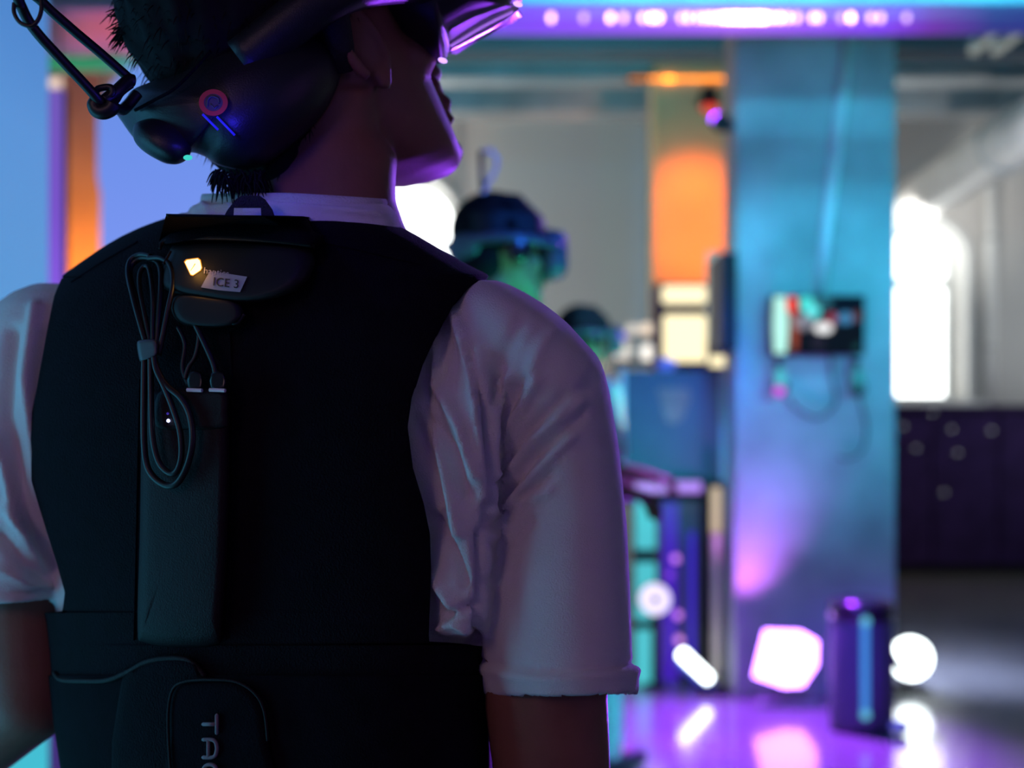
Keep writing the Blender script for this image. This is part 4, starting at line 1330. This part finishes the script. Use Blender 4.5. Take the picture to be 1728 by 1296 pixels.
# waist belt
bmw = vest_part(pyseq(1140, 1500, 6), 5)
me = bm2me(bmw)
put('waist_belt', solid(me, .004), M['vest_trim'], vest, smooth=True)
put('belt_flap', patch([(205, 1345), (205, 1150), (225, 1128), (260, 1114), (300, 1110), (330, 1118), (345, 1140), (420, 1160), (440, 1200), (440, 1330)], .003, .006), M['vest'], vest, smooth=True)
fl = patch([(288, 1340), (284, 1240), (284, 1190), (292, 1162), (310, 1150), (360, 1148), (400, 1150), (428, 1166), (446, 1200), (454, 1260), (456, 1340)], .005, .006)
flap = put('label_panel', fl, M['vest_trim'], vest, smooth=True)
bm = bmesh.new(); tube(bm, smoothline([on(a, b_, .0055) for a, b_ in ((92, 1136), (104, 1147), (140, 1149), (180, 1148), (212, 1136), (245, 1118), (280, 1111), (315, 1113), (335, 1128), (345, 1142))], 5), .0021, 8)
put('belt_piping', bm, M['pack'], vest, smooth=True)
bm = bmesh.new(); tube(bm, smoothline([on(a, b_, .0125) for a, b_ in ((290, 1330), (284, 1240), (285, 1190), (294, 1160), (318, 1149), (360, 1147), (400, 1151), (430, 1170), (446, 1200), (452, 1250))], 5), .0011, 6)
put('panel_piping', bm, M['pack'], vest, smooth=True)


def put_text(s_, org, ax_u, ax_v, off, m, parent, name='lettering', D=None, thick=.0006, sx=1.0, label=None):
    """org px point; ax_u / ax_v pixel vectors of one text unit"""
    me_ = textmesh(s_, .5)
    for v in me_.vertices:
        u_, v_, d_ = v.co.x * sx, v.co.y, v.co.z
        px, py = org[0] + ax_u[0] * u_ + ax_v[0] * v_, org[1] + ax_u[1] * u_ + ax_v[1] * v_
        DD = (bD(px, py, off) if D is None else D(px, py)) - d_ * thick
        v.co = V(px, py, DD)
    return put(name, me_, m, parent, label=label)


# rounded capital letters running down the panel: T A C
LET = {'T': [[(0, 1), (1, 1)], [(.5, 1), (.5, 0)]], 'A': [[(0, 0), (0, .62), (.12, .9), (.4, 1), (.6, 1), (.88, .9), (1, .62), (1, 0)], [(0, .38), (1, .38)]], 'C': [[(1, .95), (.4, 1), (.1, .85), (0, .5), (.1, .15), (.4, 0), (1, .05)]]}
for ch, y0 in (('T', 1207), ('A', 1248), ('C', 1290)):
    bm = bmesh.new()
    for st in LET[ch]:
        # screen: text up axis points right (+x), text right axis points down (+y)
        pts = [on(343 + (b_) * 23, y0 + a * 30, .0125) for a, b_ in st]
        pts = smoothline(pts, 3) if len(pts) > 3 else pts
        tube(bm, pts, .0015, 6)
        for p in (pts[0], pts[-1]): ell(bm, p, (.0015, .0012, .0015), 1)
    put('letter', bm, M['print_dim'], flap, smooth=True)

# spine pocket with battery
put('battery_pocket', patch([(240, 700), (252, 664), (300, 660), (372, 664), (386, 720), (384, 900), (374, 1060), (362, 1088), (300, 1092), (244, 1084), (232, 1060), (236, 900)], .001, .016, power=.4), M['pack'], vest, smooth=True)
put('power_bank', patch([(262, 720), (266, 665), (300, 655), (345, 655), (382, 662), (384, 700), (380, 722), (320, 726)], .014, .006, power=.4), M['pack'], vest, smooth=True)
for x0, x1 in ((316, 341), (354, 380)):
    bm = bmesh.new()
    R = [on(x0, 658, .0235), on(x1, 659, .0235)]
    tube(bm, [R[0], R[1]], .0014, 6)
    put('plug_edge', bm, M['metal_plug'], vest)
    put('plug', patch([(x0, 656), (x0 + 2, 628), (x1 - 2, 628), (x1, 656)], .012, .009, n=2), M['black_gloss'], vest, smooth=True)
bm = bmesh.new(); ell(bm, on(284, 710, .0215), (.0013, .001, .0013), 2)
put('blue_status_light', bm, E['blue_led'], vest)
bm = bmesh.new(); ell(bm, on(283, 698, .0215), (.001, .001, .001), 1)
put('blue_status_light', bm, emit('blue_faint', (.06, .03, .5), .6), vest)

# control box with flap, lamp, sticker
put('control_box', patch([(272, 470), (284, 430), (300, 412), (380, 408), (470, 412), (520, 420), (530, 450), (500, 490), (420, 512), (330, 502), (282, 490)], .002, .020, power=.4), M['black'], vest, smooth=True)
put('module', patch([(288, 520), (300, 498), (345, 500), (400, 510), (410, 535), (380, 552), (310, 548)], .004, .018), M['black'], vest, smooth=True)
fb = patch([(268, 412), (272, 396), (280, 364), (292, 361), (400, 363), (512, 365), (520, 372), (530, 390), (545, 400), (535, 415), (480, 410), (380, 403), (300, 404), (280, 412)], .004, .026, n=3, power=.5)
put('top_flap', fb, M['vest_trim'], vest, smooth=True)
bm = bmesh.new(); tube(bm, smoothline([on(a, b_, .0225) for a, b_ in ((270, 420), (276, 408), (300, 403), (380, 402), (470, 408), (530, 415))], 5), .0014, 6)
put('flap_edge', bm, M['pack'], vest, smooth=True)
bm = bmesh.new(); tube(bm, [on(276, 446, .022), on(288, 424, .022)], .0010, 6)
put('box_edge', bm, M['pack'], vest)
# diamond lamp
dq = [(313, 443), (316, 439.5), (334, 437), (337.5, 440), (340, 452), (338, 456), (326, 464), (322.5, 463)]
def lamp_poly(sc, off, nm, m_):
    cxx, cyy = 326.5, 450
    bm = bmesh.new()
    o0 = [on(cxx + (a - cxx) * sc, cyy + (b_ - cyy) * sc, off) for a, b_ in dq]
    o1 = [p + Vector((0, -.0012, 0)) for p in o0]
    loft(bm, [o0, o1])
    return put(nm, bm, m_, vest)
lamp_poly(1.14, .0212, 'lamp_bezel', E['amber_rim'])
lamp_poly(1.0, .0222, 'indicator_lamp', E['amber'])
bm = bmesh.new(); tube(bm, [on(321.5, 457, .0240), on(327, 449, .0240), on(329.5, 445, .0240)], [.0002, .0003, .0004], 4)
put('lamp_mark', bm, emit('mark', (.8, .35, .05), .6), vest)
p = on(326, 452, .03)
light('lamp_glow', 'POINT', p, p, .010, (1, .45, .08), .006)
# print and sticker
def flatlay(P, o0, o1):
    bm = bmesh.new()
    loft(bm, [[on(x_, y_, o0) for x_, y_ in P], [on(x_, y_, o1) for x_, y_ in P]])
    return bm
st = put('sticker', flatlay([(354, 458), (385, 462), (417, 467), (411, 480), (405, 493), (370, 490), (339, 485), (346, 472)], .0225, .0232), M['paper'], vest, label='white slanted paper sticker reading ICE 3')
put_text('haptics', (343, 461), (15.5, 2.1), (1.5, -15), .0232, M['print_grey'], vest, name='print')
put_text('ICE 3', (358, 481.5), (20.2, 2.3), (2.0, -20.5), .0236, M['ink'], st, name='lettering')

# carry handle
hd0 = bD(425, 380) - .020
me = flat_curve_mesh([(374, -372), (384, -354), (398, -336), (408, -330), (438, -330), (448, -337), (460, -354), (466, -372)], [[(394, -366), (395, -351), (440, -351), (441, -366)]], 1.0)
for v in me.vertices:
    v.co = V(v.co.x, -v.co.y, hd0 - v.co.z * .003 + (-v.co.y < 360) * .004)
put('carry_handle', me, M['webbing'], vest)

# cables on the back
def cab(pts, r_, nm='cable', m_='cable', off=.012):
    bm = bmesh.new()
    tube(bm, smoothline([on(a[0], a[1], off if len(a) < 3 else a[2]) for a in pts], 7), r_, 8)
    return put(nm, bm, M[m_], vest, smooth=True)
cab([(262, 600), (250, 560), (232, 510), (220, 470), (222, 448), (238, 436), (258, 438), (270, 450), (272, 480), (268, 540), (262, 600)], .0022)
cab([(252, 600), (236, 545), (224, 500), (216, 462), (220, 440), (236, 430), (254, 432)], .0020, off=.016)
cab([(258, 600), (246, 540), (236, 490), (236, 462), (244, 450), (252, 456), (258, 500), (258, 560), (258, 600)], .0018, off=.014)
cab([(250, 436), (272, 436), (288, 450), (292, 480), (284, 520), (268, 600)], .0020, off=.020)
cab([(244, 600), (243, 660), (243, 740), (248, 785), (262, 808), (284, 820), (302, 812), (318, 780), (325, 740), (320, 700), (305, 672), (282, 652), (268, 630), (258, 600)], .0024, off=.026)
cab([(254, 602), (255, 680), (258, 740), (268, 780), (285, 798), (298, 795), (306, 770), (304, 730), (292, 690), (278, 655), (264, 625), (260, 602)], .0022, off=.027)
cab([(330, 548), (336, 565), (330, 600), (318, 620), (312, 640)], .0016, off=.018)
cab([(300, 552), (312, 580), (308, 620), (318, 650)], .0016, off=.016)
cab([(360, 505), (385, 540), (400, 545), (412, 530)], .0014, off=.016)
cab([(330, 548), (350, 590), (362, 620), (366, 655)], .0022, off=.018)
put('cable_tie', patch([(231, 581), (236, 574), (256, 572), (264, 576), (266, 596), (258, 604), (240, 610), (235, 606)], .016, .014, n=3), M['tie'], vest, smooth=True)
# zip seam of the pocket and strap ends on the vest
cab([(388, 560), (392, 700), (390, 900), (380, 1080)], .0008, 'seam', 'vest_trim', .001)
cab([(236, 640), (232, 800), (228, 1000), (226, 1080)], .0008, 'seam', 'vest_trim', .001)
for (x0, y0, x1, y1) in ((540, 400, 800, 462), (232, 400, 120, 468)):
    cab([(x0, y0 + 8), ((x0 + x1) / 2, (y0 + y1) / 2 + 6), (x1, y1 + 8)], .0008, 'seam', 'vest_trim', .001)

# ------------------------------------------------------------------ headset of the man
hsd = empty('vr_headset', hc, 'large black headset on the man in front with rear battery housing and visor', 'vr headset')
housing = pillow([(196, 186), (212, 166), (226, 150), (262, 135), (300, 118), (352, 84), (430, 50), (520, 45), (575, 90), (560, 170), (500, 240), (430, 285), (372, 280), (345, 264), (320, 258), (300, 276), (270, 272), (232, 240), (206, 206)], .865, .052, cen=(380, 170), power=.5, bend=3e-7)
put('rear_housing', housing, M['headset'], hsd, smooth=True)
bm = bmesh.new(); tube(bm, smoothline([V(228, 186, .838), V(262, 168, .826), (V(300, 145, .818)), V(356, 86, .822)], 6), .0012, 8)
put('housing_seam', bm, M['vest_trim'], hsd, smooth=True)
put('adjust_dial', pillow([(224, 220), (232, 206), (262, 200), (300, 214), (322, 245), (318, 266), (300, 277), (276, 274), (246, 258), (228, 240)], .835, .020, power=.5), M['headset'], hsd, smooth=True)
bm = bmesh.new(); ell(bm, V(317, 266, .817), (.0034, .001, .0020), 2)
put('teal_status_light', bm, E['teal_led'], hsd, smooth=True)
# round logo sticker with a red ring
def disc(px, py, r0, r1, D, th=.0008, sq=.92, seg=36):
    bm = bmesh.new()
    def rg(r_, d): return [V(px + r_ * math.cos(a), py + r_ * sq * math.sin(a), d) for a in (2 * PI * k / seg for k in range(seg))]
    if r0 > 0:
        loft(bm, [rg(r0, D), rg(r0, D - th), rg(r1, D - th), rg(r1, D), rg(r0, D)], cap=False)
    else:
        loft(bm, [rg(r1, D), rg(r1, D - th)])
    return bm
DL = .8115
badge = put('round_badge', disc(360, 173, 16, 24.5, DL - .0003), mat('badge_red', (.60, .02, .03), .5, noise_s=30, amt=.1), hsd, label='round badge with a red ring')
put('badge_centre', disc(360, 173, 0, 16.5, DL), M['ring_inner'], badge)
bm = bmesh.new()
tube(bm, smoothline([V(350, 180, DL - .0012), V(351, 168, DL - .0012), V(358, 163, DL - .0012), V(368, 166, DL - .0012), V(370, 174, DL - .0012)], 4), .0008, 6)
tube(bm, [V(356, 176, DL - .0012), V(362, 183, DL - .0012), V(368, 178, DL - .0012)], .0006, 6)
put('badge_emblem', bm, M['tie'], badge, smooth=True)
for (a, b_) in (((342, 193), (368, 219)), ((366, 197), (396, 228))):
    bm = bmesh.new(); tube(bm, [V(*a, .8105), V(*b_, .8125)], .0009, 6)
    put('blue_reflection_streak', bm, E['blue_glow'], hsd, smooth=True)  # emissive streaks imitate a blue reflection on the glossy housing
light('headset_blue', 'POINT', V(372, 214, .790), (0, 1, 1), .06, (.03, .02, 1), .004)  # point lights added off the housing to spread the blue glow
light('headset_blue_wide', 'POINT', V(400, 190, .70), (0, 1, 1), .06, (.03, .02, 1), .01)
# cushion and crown strap
cr = []
for k in range(25):
    a = math.radians(-8 + k * 9.5)
    cr.append(HM @ Vector((-.03 - .0 * k, .100 * math.cos(a), .060 + .105 * math.sin(a))))
bm = bmesh.new(); tube(bm, cr, .011, 10); put('crown_strap', bm, M['webbing'], hsd, smooth=True)
side = smoothline([HM @ Vector(p) for p in ((-.10, -.062, .02), (-.03, -.104, .040), (.04, -.104, .034), (.10, -.086, .018))], 6)
bm = bmesh.new(); tube(bm, side, .017, 12); put('side_arm', bm, M['headset'], hsd, smooth=True)
side = smoothline([HM @ Vector(p) for p in ((-.10, .062, .02), (-.03, .104, .040), (.04, .104, .034), (.10, .086, .018))], 6)
bm = bmesh.new(); tube(bm, side, .017, 12); put('side_arm', bm, M['headset'], hsd, smooth=True)
# visor, solid body with stepped front
put('visor', pillow([(585, -60), (590, 20), (620, 46), (655, 68), (700, 92), (738, 108), (750, 104), (757, 88), (764, 70), (806, 44), (836, 30), (866, 18), (878, 8), (884, -20), (880, -90), (820, -140), (700, -150), (620, -120)], .985, .095, power=.45, cen=(730, -20)), M['headset'], hsd, smooth=True)
# glossy see-through rim under the visor
bm = bmesh.new()
lo_ = [(757, 88), (775, 80), (800, 66), (830, 50), (856, 34), (870, 20)]
up_ = [(759, 70), (778, 56), (806, 38), (832, 24), (858, 14), (874, 8)]
r1 = [V(a, b_, .93) for a, b_ in up_]; r2 = [V(a, b_, .945) for a, b_ in lo_]
rings = []
for p_, q_ in zip(smoothline(r1, 4), smoothline(r2, 4)):
    mid = (p_ + q_) / 2 + Vector((.002, .0, -.002))
    rings.append([p_, mid, q_, q_ + Vector((0, .004, 0)), mid + Vector((.003, .012, 0)), p_ + Vector((0, .010, 0))])
loft(bm, rings)
put('visor_rim', bm, mat('rim_plastic', (.80, .76, .85), .15, noise_s=30, amt=.05, coat=.6), hsd, label='glossy pale rim under the visor', smooth=True)
bm = bmesh.new(); tube(bm, smoothline([V(760, 78, .925), V(780, 66, .925), V(806, 50, .925), V(836, 34, .925), V(866, 20, .925)], 4), .0012, 8)
put('rim_sheen', bm, emit('rim_glow', (.45, .18, 1), .75), hsd, smooth=True)  # emissive line painting the violet sheen on the glossy rim
for (a, b_) in ((747, 102), (874, 7)):
    bm = bmesh.new(); ell(bm, V(a, b_, .89), (.0040, .002, .0022), 2, Matrix.Rotation(.3, 3, 'Y'))
    put('visor_highlight', bm, emit('visor_spark', (.62, .35, 1), 1.6), hsd, smooth=True)  # emissive dots standing in for highlights on the visor corners
light('rim_lamp', 'SPOT', (.28, 1.5, 1.42), (.02, .98, 1.64), .5, (.36, .12, 1), .03, cone=50, blend=.8)

# tether of the headset: two cables rising to the upper left with a clip
teth = empty('headset_tether', V(20, 0, .80), 'two black tether cables with clips rising from the headset to the upper left', 'cable')
def tc(pts, r_, nm, m_='cable'):
    bm = bmesh.new(); tube(bm, smoothline([V(*p) for p in pts], 8), r_, 12)
    return put(nm, bm, M[m_], teth, smooth=True)
tc([(172, 176, .80), (150, 150, .79), (105, 102, .775), (60, 52, .76), (38, 15, .75), (20, -40, .74), (-60, -330, .72), (-110, -600, .72)], .0036, 'cable')
tc([(218, 132, .815), (170, 90, .80), (120, 48, .785), (72, 4, .77), (20, -60, .755), (-70, -330, .73), (-120, -600, .73)], .0034, 'cable')
tc([(24, 5, .745), (24, 22, .745), (34, 38, .745), (52, 44, .745), (64, 34, .745), (70, 14, .745), (66, -8, .745), (48, -18, .745), (28, -8, .745)], .0014, 'ring')
tc([(160, 158, .80), (166, 150, .80), (184, 147, .80), (190, 152, .80), (188, 160, .80), (176, 166, .80), (164, 166, .80), (160, 158, .80)], .0024, 'clip_ring')
tc([(164, 172, .80), (160, 178, .80), (164, 186, .80), (174, 189, .80), (186, 184, .80), (192, 176, .80)], .0054, 'clip_body')
tc([(176, 170, .80), (198, 152, .805), (216, 136, .812), (226, 136, .815)], .0042, 'clip_arm')
tc([(190, 178, .80), (198, 168, .805), (206, 156, .81), (222, 144, .815)], .0022, 'clip_arm')
tc([(190, 180, .80), (204, 186, .82), (214, 180, .83), (232, 158, .835)], .0040, 'clip_arm')
